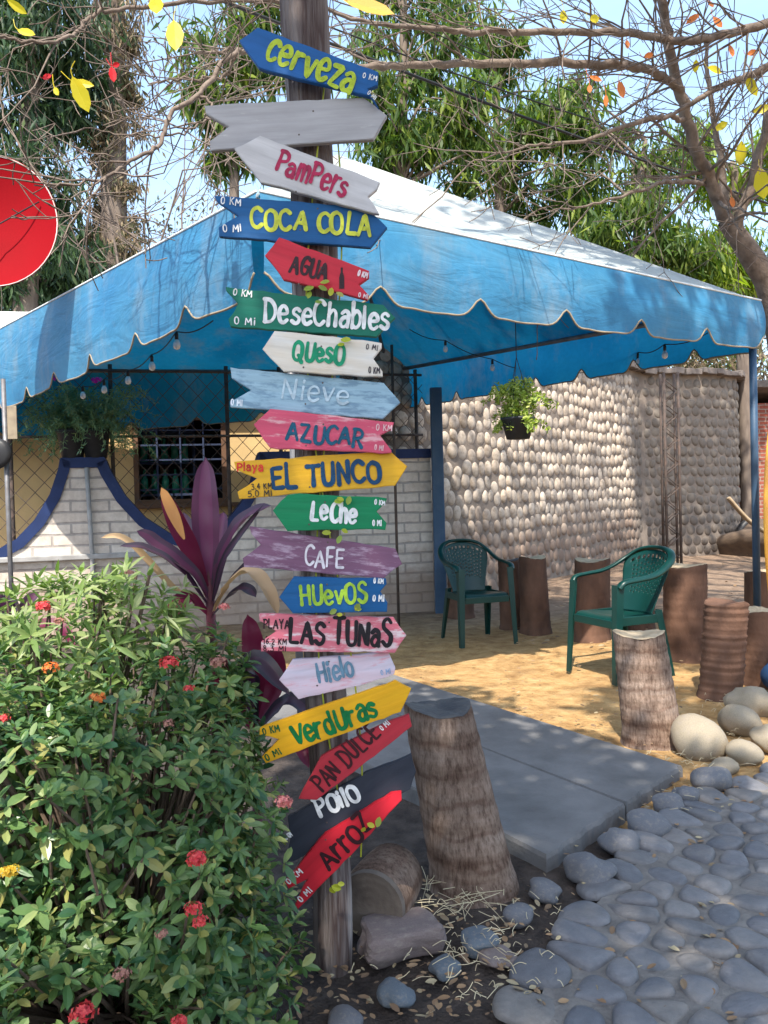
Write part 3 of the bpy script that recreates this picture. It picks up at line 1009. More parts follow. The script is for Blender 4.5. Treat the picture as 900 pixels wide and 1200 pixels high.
def round_corners(p, r=.1):
    out = [p[0]]
    for i in range(1, len(p) - 1):
        a, b, c = map(np.array, (p[i - 1], p[i], p[i + 1]))
        la, lc = np.linalg.norm(a - b), np.linalg.norm(c - b)
        k1 = b + (a - b) * min(.4, r / la); k2 = b + (c - b) * min(.4, r / lc)
        for s_ in (0, .25, .5, .75, 1):
            out.append(tuple((1 - s_) ** 2 * k1 + 2 * s_ * (1 - s_) * b + s_ * s_ * k2))
    out.append(p[-1])
    return out
lrng = np.random.default_rng(11)
def lettering(mb, text, p0, p1, hdir, h, th, y, jit=1.0, gap=.2):
    """p0,p1: local 2-D baseline start and end; hdir: unit up; h: cap height"""
    p0, p1 = np.array(p0), np.array(p1)
    tot = sum(GL[c][0] for c in text) + gap * (len(text) - 1)
    ex = (p1 - p0) / tot
    x = 0
    k = 0
    for c in text:
        wd, strokes = GL[c]
        dx, dy, sc = lrng.normal(0, .03) * jit, lrng.normal(0, .04) * jit, 1 + lrng.normal(0, .06) * jit
        sl = lrng.normal(0, .04) * jit
        for typ, pp in strokes:
            pp = [(a + dx + sl * b + x, b * sc + dy) for a, b in pp]
            q = np.array([p0 + ex * a + hdir * h * b for a, b in pp])
            if typ == 'S':
                q = smooth_path(np.c_[q, np.zeros(len(q))], 7)[:, :2]
            else:
                q = np.array(round_corners([tuple(v) for v in q], th * .35))
            q = resample(q, th * .3)
            ribbon(mb, q, th / 2, y - .00028 * (k % 9))
            k += 1
        x += wd + gap

# ------------------------------------------------------------------ arrow signs
LETTER_MATS = {}
def lmat(c):
    if c not in LETTER_MATS:
        LETTER_MATS[c] = M('lettering_paint', c, tuple(v * .62 for v in c), rough=.5, scale=45, lo=.42, hi=.7, bmp=.15, bscale=200)
    return LETTER_MATS[c]
MT_nail = M('nail_head', (.09, .08, .08), (.14, .1, .08), rough=.5, metal=.7, bmp=0)
Y0 = PY - .1
BLUE, GREEN, YEL = (.003, .085, .26), (.0, .17, .085), (.78, .42, .012)
RED, PINK = (.55, .015, .035), (.75, .1, .16)
WHITE = (.8, .79, .77)
YG = (.42, .52, .03)
SIGNS = [
 # label, polygon (photo px), layer, paint, paint2, wear, amount, [(text, start, end, h, thick, colour)], label...
 ('blue arrow sign tilted down to the right, topmost on the post, reading cerveza', [(280,47),(302,32),(443,84),(443,100),(431,104),(444,125),(436,113),(303,80)], 0, BLUE, (.012,.12,.38), (.03,.13,.34), .2,
  [('cerveza',(310,69),(410,110),31,.15,YG),('0 KM',(425,91),(441,95),5.5,.17,WHITE),('0 MI',(430,110),(439,117.5),5,.17,WHITE)]),
 ('bare grey wooden arrow sign without any writing', [(239,123),(427,114),(454,135),(438,163),(247,176),(246,165),(267,149),(241,133)], 1, (.46,.44,.44), (.36,.34,.34), (.56,.54,.52), .3, []),
 ('whitewashed left-pointing arrow sign with red hand lettering, under the bare grey one', [(275,175),(305,159),(445,213),(441,222),(431,230),(444,250),(437,250),(306,213)], 0, (.66,.63,.62), (.5,.47,.46), (.42,.37,.33), .25,
  [('PamPers',(322,201),(404,231),24,.15,(.42,.012,.07))]),
 ('blue right-pointing arrow sign with two yellow words in capitals', [(251,229),(427,242),(454,266),(434,290),(256,277),(256,266),(279,253),(254,237)], 1, (.003,.1,.28), (.004,.085,.25), (.02,.16,.36), .2,
  [('COCA COLA',(294,267),(434,276),23,.17,(.55,.58,.05)),('0 KM',(259,239),(282,241),7.5,.15,WHITE),('0 MI',(262,272),(283,271),8,.15,WHITE)]),
 ('small red arrow sign with black word agua and a painted bottle', [(311,299),(327,278),(432,317),(432,325),(421,334),(432,346),(431,351),(332,327)], 0, RED, (.62,.03,.05), (.45,.03,.05), .2,
  [('AGUA',(340,318),(381,329),19,.17,(.03,.008,.012)),('0 KM',(419,323),(430,326),6.5,.17,(.8,.65,.65)),('0 MI',(420,348),(430.5,350),5,.17,(.8,.65,.65))]),
 ('dark green arrow sign reading desechables in large white letters', [(264,336),(449,357),(463,372),(442,395),(270,383),(267,374),(280,356),(265,340)], 1, (.0,.13,.085), (.005,.18,.11), (.02,.22,.15), .2,
  [('DeseChables',(310,376),(455,387),26,.14,WHITE),('0 KM',(273,345.5),(295,348.5),7,.16,WHITE),('0 Mi',(275,380),(299,381),8,.16,WHITE)]),
 ('white arrow sign reading queso in green', [(307,409),(322,387),(448,401),(447,407),(437,420),(449,435),(449,442),(333,435)], 0, (.8,.77,.72), (.72,.6,.45), (.78,.7,.6), .3,
  [('QUesO',(343,421),(402,428),22,.17,(.0,.28,.13)),('0 MI',(429,409),(442,411),6,.14,(.05,.04,.05)),('0 KM',(432,437),(445,437.5),7,.14,(.05,.04,.05))]),
 ('pale sky blue arrow sign with faded nearly unreadable white word', [(270,431),(449,448),(470,472),(447,491),(270,477),(269,471),(294,457),(271,444)], 1, (.36,.53,.62), (.28,.44,.54), (.18,.3,.4), .55,
  [('Nieve',(330,466),(409,474),22,.11,(.5,.63,.7)),('0 MI',(271,475),(284,475.5),7,.16,(.75,.8,.85))]),
 ('rose pink arrow sign reading azucar in dark teal capitals', [(297,497),(317,479),(461,495),(461,503),(446,511),(459,527),(457,531),(316,525)], 0, (.68,.1,.17), (.6,.07,.13), (.75,.38,.4), .42,
  [('AZUCAR',(336,515),(424,524),20,.17,(.0,.085,.15)),('0 KM',(441,504),(459,505),7,.14,(.8,.5,.5)),('0 MI',(439,527),(449,528),6,.14,(.8,.5,.5))]),
 ('long yellow arrow sign reading playa el tunco with distances', [(275,541),(457,528),(478,547),(463,569),(280,585),(279,577),(301,561),(276,550)], 1, YEL, (.7,.36,.02), (.8,.55,.1), .25,
  [('EL TUNCO',(320,572),(446,564),25,.17,(.0,.05,.13)),('Playa',(278,552),(308,552),9.5,.16,(.65,.03,.02)),('3.4 KM',(295,574),(319,572.5),7,.14,(.04,.03,.02)),('5.0 MI',(291,582.5),(319,581),7,.14,(.04,.03,.02))]),
 ('bright green arrow sign reading leche in white', [(319,598),(338,578),(454,583),(452,589),(442,600),(453,613),(452,620),(337,622)], 0, (.0,.23,.085), (.0,.19,.07), (.02,.3,.13), .2,
  [('LeChe',(365,609),(417,612),22,.17,WHITE),('0 KM',(439,591),(451,592),5.5,.17,WHITE),('0 MI',(437,616),(447,616),6.5,.17,WHITE)]),
 ('dull purple arrow sign with streaky worn paint reading cafe', [(292,617),(463,643),(471,661),(449,678),(286,664),(285,655),(305,638),(294,625)], 1, (.22,.1,.17), (.17,.075,.13), (.4,.28,.36), .46,
  [('CAFE',(357,662),(402,665),21,.12,(.72,.66,.7))]),
 ('small blue arrow sign reading huevos in light green', [(327,700),(344,676),(453,678),(453,685),(445,694),(454,708),(453,717),(343,719)], 0, (.004,.1,.28), (.004,.085,.24), (.015,.16,.38), .25,
  [('HUevOS',(353,709),(430,705),22,.15,(.32,.5,.04)),('0 KM',(438,683),(449,684),6,.16,WHITE),('0 MI',(437,704),(450,704.5),7,.16,WHITE)]),
 ('pink and white arrow sign reading playa las tunas in black', [(303,719),(461,724),(475,745),(462,765),(307,763),(306,753),(323,740),(304,728)], 1, (.68,.2,.24), (.62,.12,.17), (.75,.6,.6), .5,
  [('LAS TUNaS',(340,752),(458,758),27,.15,(.012,.008,.012)),('PLAYA',(309,736),(339,736.5),10.5,.14,(.03,.01,.015)),('16.2 KM',(309,754.5),(336,755),6.5,.15,(.03,.01,.015)),('8.3 MI',(309,762.5),(335,762.8),6,.15,(.03,.01,.015))]),
 ('pale lilac arrow sign with faded blue word hielo', [(327,797),(343,773),(455,765),(459,773),(463,783),(463,791),(410,806),(350,819)], 2, (.62,.58,.68), (.7,.5,.56), (.68,.34,.4), .4,
  [('Hielo',(374,800),(415,791),22,.14,(.13,.24,.33)),('0 MI',(447,791),(458,789),5.5,.14,(.2,.35,.55))]),
 ('yellow arrow sign tilted up to the right reading verduras in green', [(304,853),(463,799),(482,808),(470,834),(311,895),(307,887),(328,867),(305,861)], 0, (.8,.42,.008), (.75,.36,.01), (.82,.52,.06), .18,
  [('VerdUras',(346,874),(443,839),24,.17,(.0,.16,.04)),('0 KM',(309,861),(328,856.5),7.5,.17,(.0,.1,.03)),('0 Mi',(313,891.5),(330,882.5),7.5,.17,(.0,.1,.03))]),
 ('steep red arrow sign with black words pan dulce behind the yellow one', [(350,936),(376,886),(455,846),(479,838),(483,851),(430,893),(371,938)], 1, (.5,.03,.045), (.42,.03,.045), (.25,.05,.06), .3,
  [('PAN DULCE',(378,928),(446,861),21,.13,(.05,.008,.012)),('0 Mi',(448,856),(457,848),6,.16,WHITE)]),
 ('black arrow sign with one white word between the two steep red signs', [(337,958),(430,905),(482,885),(487,905),(480,925),(345,1010),(334,1010),(340,985)], 2, (.024,.028,.042), (.035,.04,.055), (.05,.055,.07), .25,
  [('POilO',(376,957),(423,937),20,.19,WHITE),('0 KM',(336,984),(343,979),6,.16,WHITE)]),
 ('lowest red arrow sign on the post, steep, reading arroz in black', [(334,1034),(380,978),(459,930),(470,928),(470,938),(427,986),(349,1066),(346,1061),(360,1031),(339,1042)], 1, (.58,.015,.03), (.48,.015,.03), (.62,.1,.11), .22,
  [('ArrOZ',(385,1018),(438,968),23,.16,(.03,.006,.01)),('0 KM',(339,1036),(355,1022),7,.17,WHITE),('0 MI',(353,1057),(366,1044),7,.17,WHITE)]),
]
def local2(p, O, ex, ez):
    d = p - O
    return (d.dot(ex), d.dot(ez))
for si, (label, poly, layer, p1_, p2_, wear, amt, texts) in enumerate(SIGNS):
    yf = Y0 - .004 + layer * .018
    W = [P(a, b, yf) for a, b in poly]
    O = sum(W, Vector()) / len(W)
    # local x axis along the board
    pts2 = np.array([(v.x, v.z) for v in W])
    c = pts2 - pts2.mean(0)
    _, _, vt = np.linalg.svd(c)
    ax = vt[0] if vt[0][0] > 0 else -vt[0]
    ex = Vector((ax[0], 0, ax[1])); ez = Vector((-ax[1], 0, ax[0]))
    t = thing('arrow_sign', label, 'sign', O, 0, 'painted arrow signs on the post')
    t.rotation_euler = (0, -math.atan2(ax[1], ax[0]), 0)
    q = [local2(v, O, ex, ez) for v in W]
    area = sum(q[i - 1][0] * q[i][1] - q[i][0] * q[i - 1][1] for i in range(len(q)))
    if area < 0:
        q = q[::-1]
    bm = bmesh.new()
    # knife marks and chips: the sawn outline wanders by about a millimetre
    q2 = []
    for i in range(len(q)):
        a, b = np.array(q[i]), np.array(q[(i + 1) % len(q)])
        m_ = max(1, int(np.linalg.norm(b - a) / .022))
        for j in range(m_):
            q2.append(a + (b - a) * j / m_ + (lrng.normal(0, .00075, 2) if j else lrng.normal(0, .0012, 2)))
    q = q2
    vs = [bm.verts.new((a, 0, b)) for a, b in q]
    f = bm.faces.new(vs)
    ext = bmesh.ops.extrude_face_region(bm, geom=[f])
    for v in [g_ for g_ in ext['geom'] if isinstance(g_, bmesh.types.BMVert)]:
        v.co.y += .0155
    bmesh.ops.recalc_face_normals(bm, faces=bm.faces)
    fr = [e for e in bm.edges if all(abs(v.co.y) < 1e-6 for v in e.verts)]
    bmesh.ops.bevel(bm, geom=fr, offset=.0016, segments=2, affect='EDGES')
    bmesh.ops.triangulate(bm, faces=[f_ for f_ in bm.faces if len(f_.verts) > 4])
    me = bpy.data.meshes.new('board'); bm.to_mesh(me); bm.free()
    me.materials.append(paintmat('sign_paint', p1_, wear, amt, p2_, seed=si))
    bo = bpy.data.objects.new('board', me); COL.objects.link(bo); bo.parent = t
    for ti, (txt, a, b, h, th, colr) in enumerate(texts):
        A, B = P(*a, yf), P(*b, yf)
        la, lb = np.array(local2(A, O, ex, ez)), np.array(local2(B, O, ex, ez))
        d = (lb - la) / np.linalg.norm(lb - la)
        up = np.array([-d[1], d[0]])
        scl = (P(a[0] + 10, a[1], yf) - A).length / 10
        mb = MB()
        lettering(mb, txt, la, lb, up, h * scl, h * th * 1.17 * scl, -.0009 - ti * .0001, jit=1.0 if h > 12 else .6, gap=.2 if h > 12 else .28)
        mb.build('lettering' if ti == 0 else 'distance_lettering', lmat(colr), t)
    if 'agua' in label:
        mb = MB()
        prof = [(-1.3, 0), (-1.3, 5), (-.9, 6.6), (-.55, 7.4), (-.55, 9.6), (.55, 9.6), (.55, 7.4), (.9, 6.6), (1.3, 5), (1.3, 0)]
        pc = [local2(P(400.5 + a * 2.3, 338.5 - b * 2.6 , yf), O, ex, ez) for a, b in prof]
        mb.add([(a, -.0011, b) for a, b in pc], [tuple(range(len(pc)))[::-1]])
        mb.build('bottle_symbol', lmat((.03, .008, .012)), t)
    # two nails into the post
    lx = local2(Vector((pb.x + (pt.x - pb.x) * (O.z / 2.75), yf, O.z)), O, ex, ez)
    for sx in (-.018, .02):
        mb = MB()
        mb.lathe([(.0024, 0), (.002, .0004), (.001, .0005)], 8, M=Matrix.Rotation(rad(90), 4, 'X'))
        o = mb.build('nail', MT_nail, t, loc=(lx[0] + sx, -.0002, lx[1] + (.027 if sx > 0 else -.028)))

# creeper leaves caught between the signs
MT_vine = leafmat('creeper_leaf', [(.3, .36, .03), (.5, .48, .04), (.2, .3, .05), (.45, .4, .12)], .35)
vm = MB()
vp, vd, vn, vl = [], [], [], []
for a, b, s_ in [(368,336,13),(375,331,12),(364,341,10),(384,340,12),(389,337,11),(394,342,11),(378,354,9),(399,398,13),(404,403,9),(410,581,11),(403,586,12),(395,583,9),(388,624,11),(400,627,11),(408,624,9),(386,719,11),(394,720,8),(416,716,12),(424,714,9),(430,965,10),(445,957,12),(424,975,9),(400,1042,14),(392,1047,12),(404,1036,9)]:
    p = P(a, b, Y0 - .012)
    an = rng.uniform(0, 6.3)
    vp.append(tuple(p)); vd.append((math.cos(an), -.35, math.sin(an) - .3)); vn.append((rng.normal(0, .3), -1, .5)); vl.append(s_ * 1.05 * 1.9 / FPX)
leaves(vm, vp, vd, vn, np.array(vl), np.array(vl) * .62, 'oval')
for k in range(2):
    vm.tube(smooth_path([(pb.x + .05 * math.sin(z * 3 + k * 2) - .03 * z * .3 + .045, Y0 + .035, z) for z in np.arange(.3, 2.3, .15)], 3), .0022, 5)
tag(vm.build('climbing_vine', MT_vine), 'yellowing creeper leaves caught between the signs on the post', 'vine')
# ------------------------------------------------------------------ low white brick wall with scalloped top
def brickmat(name, c1, c2, mort, bw, bh, msz, vec, bmpd=.012, dirt=None):
    mt, t, bs = newmat(name)
    tc = t.nodes.new('ShaderNodeTexCoord')
    sp = t.nodes.new('ShaderNodeSeparateXYZ'); t.links.new(tc.outputs['Object'], sp.inputs[0])
    cb = t.nodes.new('ShaderNodeCombineXYZ')
    nz = noise(t, 3, 3)
    ad = t.nodes.new('ShaderNodeMath'); ad.operation = 'MULTIPLY_ADD'
    t.links.new(nz.outputs[0], ad.inputs[0]); ad.inputs[1].default_value = .03; t.links.new(sp.outputs[2], ad.inputs[2])
    t.links.new(sp.outputs[vec], cb.inputs[0]); t.links.new(ad.outputs[0], cb.inputs[1])
    bk = t.nodes.new('ShaderNodeTexBrick')
    t.links.new(cb.outputs[0], bk.inputs['Vector'])
    bk.inputs['Scale'].default_value = 1
    bk.inputs['Brick Width'].default_value = bw
    bk.inputs['Row Height'].default_value = bh
    bk.inputs['Mortar Size'].default_value = msz
    bk.inputs['Mortar Smooth'].default_value = .3
    bk.inputs['Color1'].default_value = (*c1, 1); bk.inputs['Color2'].default_value = (*c2, 1); bk.inputs['Mortar'].default_value = (*mort, 1)
    n1 = noise(t, 12, 8, rough=.7)
    c = mix(t, .6, bk.outputs[0], ramp(t, n1.outputs[0], [(.3, (.6, .57, .55)), (.6, (1.05, 1.05, 1.05))]).outputs[0], 'MULTIPLY')
    if dirt:
        n2 = noise(t, 2.2, 6, stretch=(1, 1, 2))
        m_ = t.nodes.new('ShaderNodeMath'); m_.operation = 'MULTIPLY_ADD'
        t.links.new(n2.outputs[0], m_.inputs[0]); m_.inputs[1].default_value = -1.1; t.links.new(sp.outputs[2], m_.inputs[2])
        mr = t.nodes.new('ShaderNodeMapRange'); t.links.new(m_.outputs[0], mr.inputs[0])
        mr.inputs['From Min'].default_value = -.3; mr.inputs['From Max'].default_value = .15
        mr.inputs['To Min'].default_value = .75; mr.inputs['To Max'].default_value = 0
        c = mix(t, mr.outputs[0], c, dirt)
    t.links.new(c, bs.inputs['Base Color'])
    bs.inputs['Roughness'].default_value = .85
    bs.inputs['Specular IOR Level'].default_value = .2
    a2 = t.nodes.new('ShaderNodeMath'); a2.operation = 'MULTIPLY_ADD'
    t.links.new(bk.outputs['Fac'], a2.inputs[0]); a2.inputs[1].default_value = -1; t.links.new(n1.outputs[0], a2.inputs[2])
    bump(t, bs, a2.outputs[0], .7, bmpd)
    return mt
W0, W1 = P(-160, 600, 6.95), P(506, 600, 8.3)
W0.z = W1.z = 0
wx = (W1 - W0); WL = wx.length; wx.normalize()
wn = Vector((wx.y, -wx.x, 0))           # faces the camera
wang = math.atan2(wx.y, wx.x)
def WP(px, py, off=0.0):
    """(u,z) on the low wall's front plane for a photo pixel"""
    d = cF * FPX + cR * (px - CX) + cU * (CY - py)
    k = ((W0 + wn * off) - CAM).dot(wn) / d.dot(wn)
    p = CAM + d * k
    return ((p - W0).dot(wx), p.z)
wall = thing('scalloped_wall', 'low white brick wall with a scalloped top edged in dark blue', 'wall', W0, wang)
top_px = [(-160, 640), (-90, 560), (-60, 642), (-30, 650), (0, 644), (20, 633), (42, 610), (60, 580), (70, 550), (72, 538), (122, 537), (128, 552), (146, 582), (170, 608), (198, 626), (226, 634), (250, 626), (268, 610), (284, 590), (294, 572), (300, 545), (304, 531), (504, 527)]
prof = [WP(*q) for q in top_px]
prof[0] = (0.0, prof[2][1])
prof[1] = (.12, prof[2][1])
prof = [prof[0]] + prof[2:]
prof[-1] = (WL, prof[-1][1])
pk = np.array(prof)
def thick_strip(mb, line, y0, y1, dz_in, mi=0):
    """closed prism between a top line and the ground (or offset)"""
    n_ = len(line)
    V = [(u, y0, z) for u, z in line] + [(u, y0, b) for u, b in dz_in] + [(u, y1, z) for u, z in line] + [(u, y1, b) for u, b in dz_in]
    F = []
    for i in range(n_ - 1):
        F += [(i, i + 1, n_ + i + 1, n_ + i), (2 * n_ + i + 1, 2 * n_ + i, 3 * n_ + i, 3 * n_ + i + 1), (i + 1, i, 2 * n_ + i, 2 * n_ + i + 1), (n_ + i, n_ + i + 1, 3 * n_ + i + 1, 3 * n_ + i)]
    F += [(0, n_, 3 * n_, 2 * n_), (n_ - 1, 3 * n_ - 1, 4 * n_ - 1, 2 * n_ - 1)]
    mb.add(V, F, mi)
# dense smooth outline, keeping the square shoulders
line = []
for i in range(len(pk) - 1):
    for s_ in np.linspace(0, 1, 6, endpoint=False):
        line.append(pk[i] * (1 - s_) + pk[i + 1] * s_)
line.append(pk[-1])
line = np.array(line)
for i in range(1, len(line)):
    if line[i, 0] <= line[i - 1, 0]:
        line[i, 0] = line[i - 1, 0] + .002
mb = MB()
thick_strip(mb, line, 0, .14, [(u, -.05) for u, z in line])
MT_wbrick = brickmat('white_painted_brick', (.55, .475, .41), (.63, .56, .49), (.36, .325, .3), .34, .105, .012, 0, dirt=(.26, .18, .13))
mb.build('brickwork', MT_wbrick, wall, recalc=True)
t_ = np.gradient(line, axis=0); t_ /= np.linalg.norm(t_, axis=1)[:, None] + 1e-9
nn_ = np.stack([t_[:, 1], -t_[:, 0]], 1)
lo = line + nn_ * .085
hi = line - nn_ * .012
hi[:, 0] = line[:, 0] - nn_[:, 0] * .012
MT_navy = M('navy_paint', (.008, .02, .075), (.012, .028, .1), rough=.6, scale=8, bmp=.2, c3=(.04, .06, .12))
mb = MB()
thick_strip(mb, hi, -.022, .165, lo)
mb.build('blue_edging', MT_navy, wall, recalc=True)
# pipe running up the face of the peak, and the ledge pipe along the wall
MT_pipe = M('pale_pipe', (.33, .32, .31), (.25, .24, .23), rough=.6, scale=12, bmp=.1)
a, b = WP(102, 548), WP(108, 640)
mb = MB(); mb.tube([(a[0], -.045, a[1]), (b[0], -.045, b[1] - .05), (b[0], -.045, .05)], .02, 8); mb.build('drain_pipe', MT_pipe, wall, smooth=True)
a, b = WP(-100, 650), WP(200, 648)
mb = MB(); mb.box(((a[0] + b[0]) / 2, -.03, b[1]), (b[0] - a[0], .07, .05)); mb.build('ledge', MT_pipe, wall, bevel=.008)

# chain link fence above the wall
fence = thing('chain_link_fence', 'rusty chain link fence standing behind the scalloped white wall', 'fence', W0 - wn * .22, wang)
FH = 2.5
mb = MB()
pit = .17
u = -2.6
while u < WL:
    for sgn in (1, -1):
        ua, za, ub, zb = u, .35, u + (FH - .35) * .92, FH
        if sgn < 0:
            za, zb = FH, .35
        # clip in u
        lo_, hi_ = max(ua, 0), min(ub, WL)
        if hi_ > lo_ + .02:
            f0, f1 = (lo_ - ua) / (ub - ua), (hi_ - ua) / (ub - ua)
            mb.tube([(lo_, sgn * .003, za + (zb - za) * f0), (hi_, sgn * .003, za + (zb - za) * f1)], .0032, 4, False)
    u += pit
mb.build('mesh', MT_rust, fence)
for pxx in (-60, 12, 132, 268, 330, 420, 490):
    uu = WP(pxx, 540, -.22)[0]
    mb = MB(); mb.tube([(uu, .03, -.02), (uu, .03, FH + .06)], .02, 8); mb.build('post', MT_rust, fence, smooth=True)
for zz in (FH, 1.86):
    mb = MB(); mb.tube([(0, .018, zz), (WL, .018, zz)], .014, 8); mb.build('rail', MT_rust, fence, smooth=True)
# thin grey pole with bracket near the left edge
t = thing('steel_pole', 'thin grey steel pole with a dark round fitting at the left edge of the photo', 'pole', P(22, 760, 6.1).xy.to_3d())
t.location = (P(14, 700, 6.2).x, 6.2, 0)
mb = MB(); mb.tube([(0, 0, -.02), (-.01, 0, 2.2)], .018, 10); mb.build('tube', MT_steel, t, smooth=True)
mb = MB(); mb.box((.05, .0, 1.86), (.075, .012, .26)); mb.build('bracket_plate', MT_pip, t, bevel=.004)
mb = MB(); mb.lathe([(.0, -.03), (.09, -.03), (.12, -.01), (.12, .01), (.09, .03), (.0, .03)], 20, (-.06, -.05, 1.62), M=Matrix.Rotation(rad(90), 4, 'X'), cap=False); mb.build('round_fitting', MT_black, t, smooth=True)

# ------------------------------------------------------------------ house with the shop window
MT_tan = M('ochre_plaster', (.6, .42, .2), (.5, .35, .17), rough=.9, scale=3, bmp=.25, bscale=60)
MT_white = M('white_fascia', (.55, .56, .56), (.46, .46, .45), rough=.7, scale=3, bmp=.05)
MT_brown = M('brown_timber', (.16, .085, .05), (.1, .055, .035), rough=.8, scale=8, stretch=(.2, 1, 1), bmp=.3)
MT_dark = M('dark_interior', (.035, .033, .036), (.05, .045, .045), rough=.9, scale=3, bmp=0)
MT_navy2 = M('dark_blue_frame', (.02, .03, .07), (.03, .045, .09), rough=.6, scale=8, bmp=.1)
H0 = Vector((-7.5, 8.6, 0)); H1 = Vector((.15, 10.1, 0))
hx = (H1 - H0); HL = hx.length; hx.normalize(); hn = Vector((hx.y, -hx.x, 0)); hang = math.atan2(hx.y, hx.x)
def HP(px, py):
    d = cF * FPX + cR * (px - CX) + cU * (CY - py)
    k = (H0 - CAM).dot(hn) / d.dot(hn)
    p = CAM + d * k
    return ((p - H0).dot(hx), p.z)
house = thing('shop_house', 'ochre plastered house with a barred shop window behind the chain link fence', 'house', H0, hang)
wa, wb = HP(158, 592), HP(264, 486)
HT = 2.98
mb = MB()
u0_, u1_, z0_, z1_ = wa[0], wb[0], wa[1], wb[1]
for (a, b, c_, d_) in ((0, u0_, 0, HT), (u1_, HL, 0, HT), (u0_, u1_, 0, z0_), (u0_, u1_, z1_, HT)):
    mb.box(((a + b) / 2, .1, (c_ + d_) / 2), (b - a, .2, d_ - c_))
mb.box((-.1 + .2, 1.9, HT / 2), (.2, 3.4, HT)); mb.box((HL - .1, 1.9, HT / 2), (.2, 3.4, HT)); mb.box((HL / 2, 3.7, HT / 2), (HL, .2, HT))
mb.build('wall', MT_tan, house)
mb = MB()
mb.box((HL / 2, 1.7, HT + .18), (HL + .7, 4.6, .34))
rf = mb.build('roof', MT_white, house, bevel=.01)
mb = MB(); mb.box((HL / 2, -.5, HT - .04), (HL + .5, .16, .1)); mb.build('eave_beam', MT_tan, rf)
mb = MB(); mb.box((.9, -.62, HT + .28), (1.9, .1, .2)); mb.box((1.0, -.75, HT + .1), (1.6, .3, .1)); mb.build('bracket', MT_brown, rf)
win = MB()
for (a, b, c_, d_) in ((u0_, u0_ + .06, z0_, z1_), (u1_ - .06, u1_, z0_, z1_), (u0_ + .06, u1_ - .06, z1_ - .06, z1_), (u0_ + .06, u1_ - .06, z0_, z0_ + .06)):
    win.box(((a + b) / 2, .04, (c_ + d_) / 2), (b - a, .12, d_ - c_))
wo = win.build('window', MT_brown, house, bevel=.005)
mb = MB()
for i in range(1, 4):
    uu = u0_ + (u1_ - u0_) * i / 4; mb.box((uu, .03, (z0_ + z1_) / 2), (.02, .02, z1_ - z0_ - .1))
for i in range(1, 6):
    zz = z0_ + (z1_ - z0_) * i / 6; mb.box(((u0_ + u1_) / 2, .052, zz), (u1_ - u0_ - .1, .02, .02))
mb.build('bars', MT_navy2, wo)
mb = MB()
mb.box(((u0_ + u1_) / 2, 1.15, (z0_ + z1_) / 2), (u1_ - u0_ + 1.4, .04, 2.6)); mb.build('back_panel', MT_dark, wo)
mb = MB()
mb.box(((u0_ + u1_) / 2, -.06, z0_ - .02), (u1_ - u0_ + .3, .2, .05)); mb.build('sill', MT_brown, wo, bevel=.006)
# shelf with green crates just inside the window
hp = lambda u_, y_, z_: H0 + hx * u_ - hn * y_ + Vector((0, 0, z_))
sh = thing('bottle_shelf', 'dark shelf with green bottles seen through the barred shop window', 'shelf', hp((u0_ + u1_) / 2 - .35, .6, 0), hang)
mb = MB()
for zz in (z0_ + .12, z0_ + .52, z0_ + .9):
    mb.box((0, 0, zz), (.95, .34, .03))
mb.box((-.49, 0, z0_ + .1), (.03, .34, 2.2)); mb.box((.49, 0, z0_ + .1), (.03, .34, 2.2))
mb.build('shelves', MT_navy2, sh)
MT_bot = M('green_bottle_glass', (.03, .2, .13), (.05, .3, .2), rough=.2, scale=8, bmp=0, spec=.6)
for zz in (z0_ + .135, z0_ + .535):
    for i in range(7):
        mb = MB(); mb.lathe([(.001, 0), (.045, .002), (.047, .18), (.02, .24), (.018, .31), (.001, .312)], 10, (-.38 + i * .126, -.05, zz), cap=False)
        o = mb.build('bottle', MT_bot, None, smooth=True)
        o.location = sh.location; o.rotation_euler = sh.rotation_euler
        tag(o, 'green bottle in a row on the dark shelf behind the shop window bars', 'bottle', 'green bottles on the shelf in the shop window')

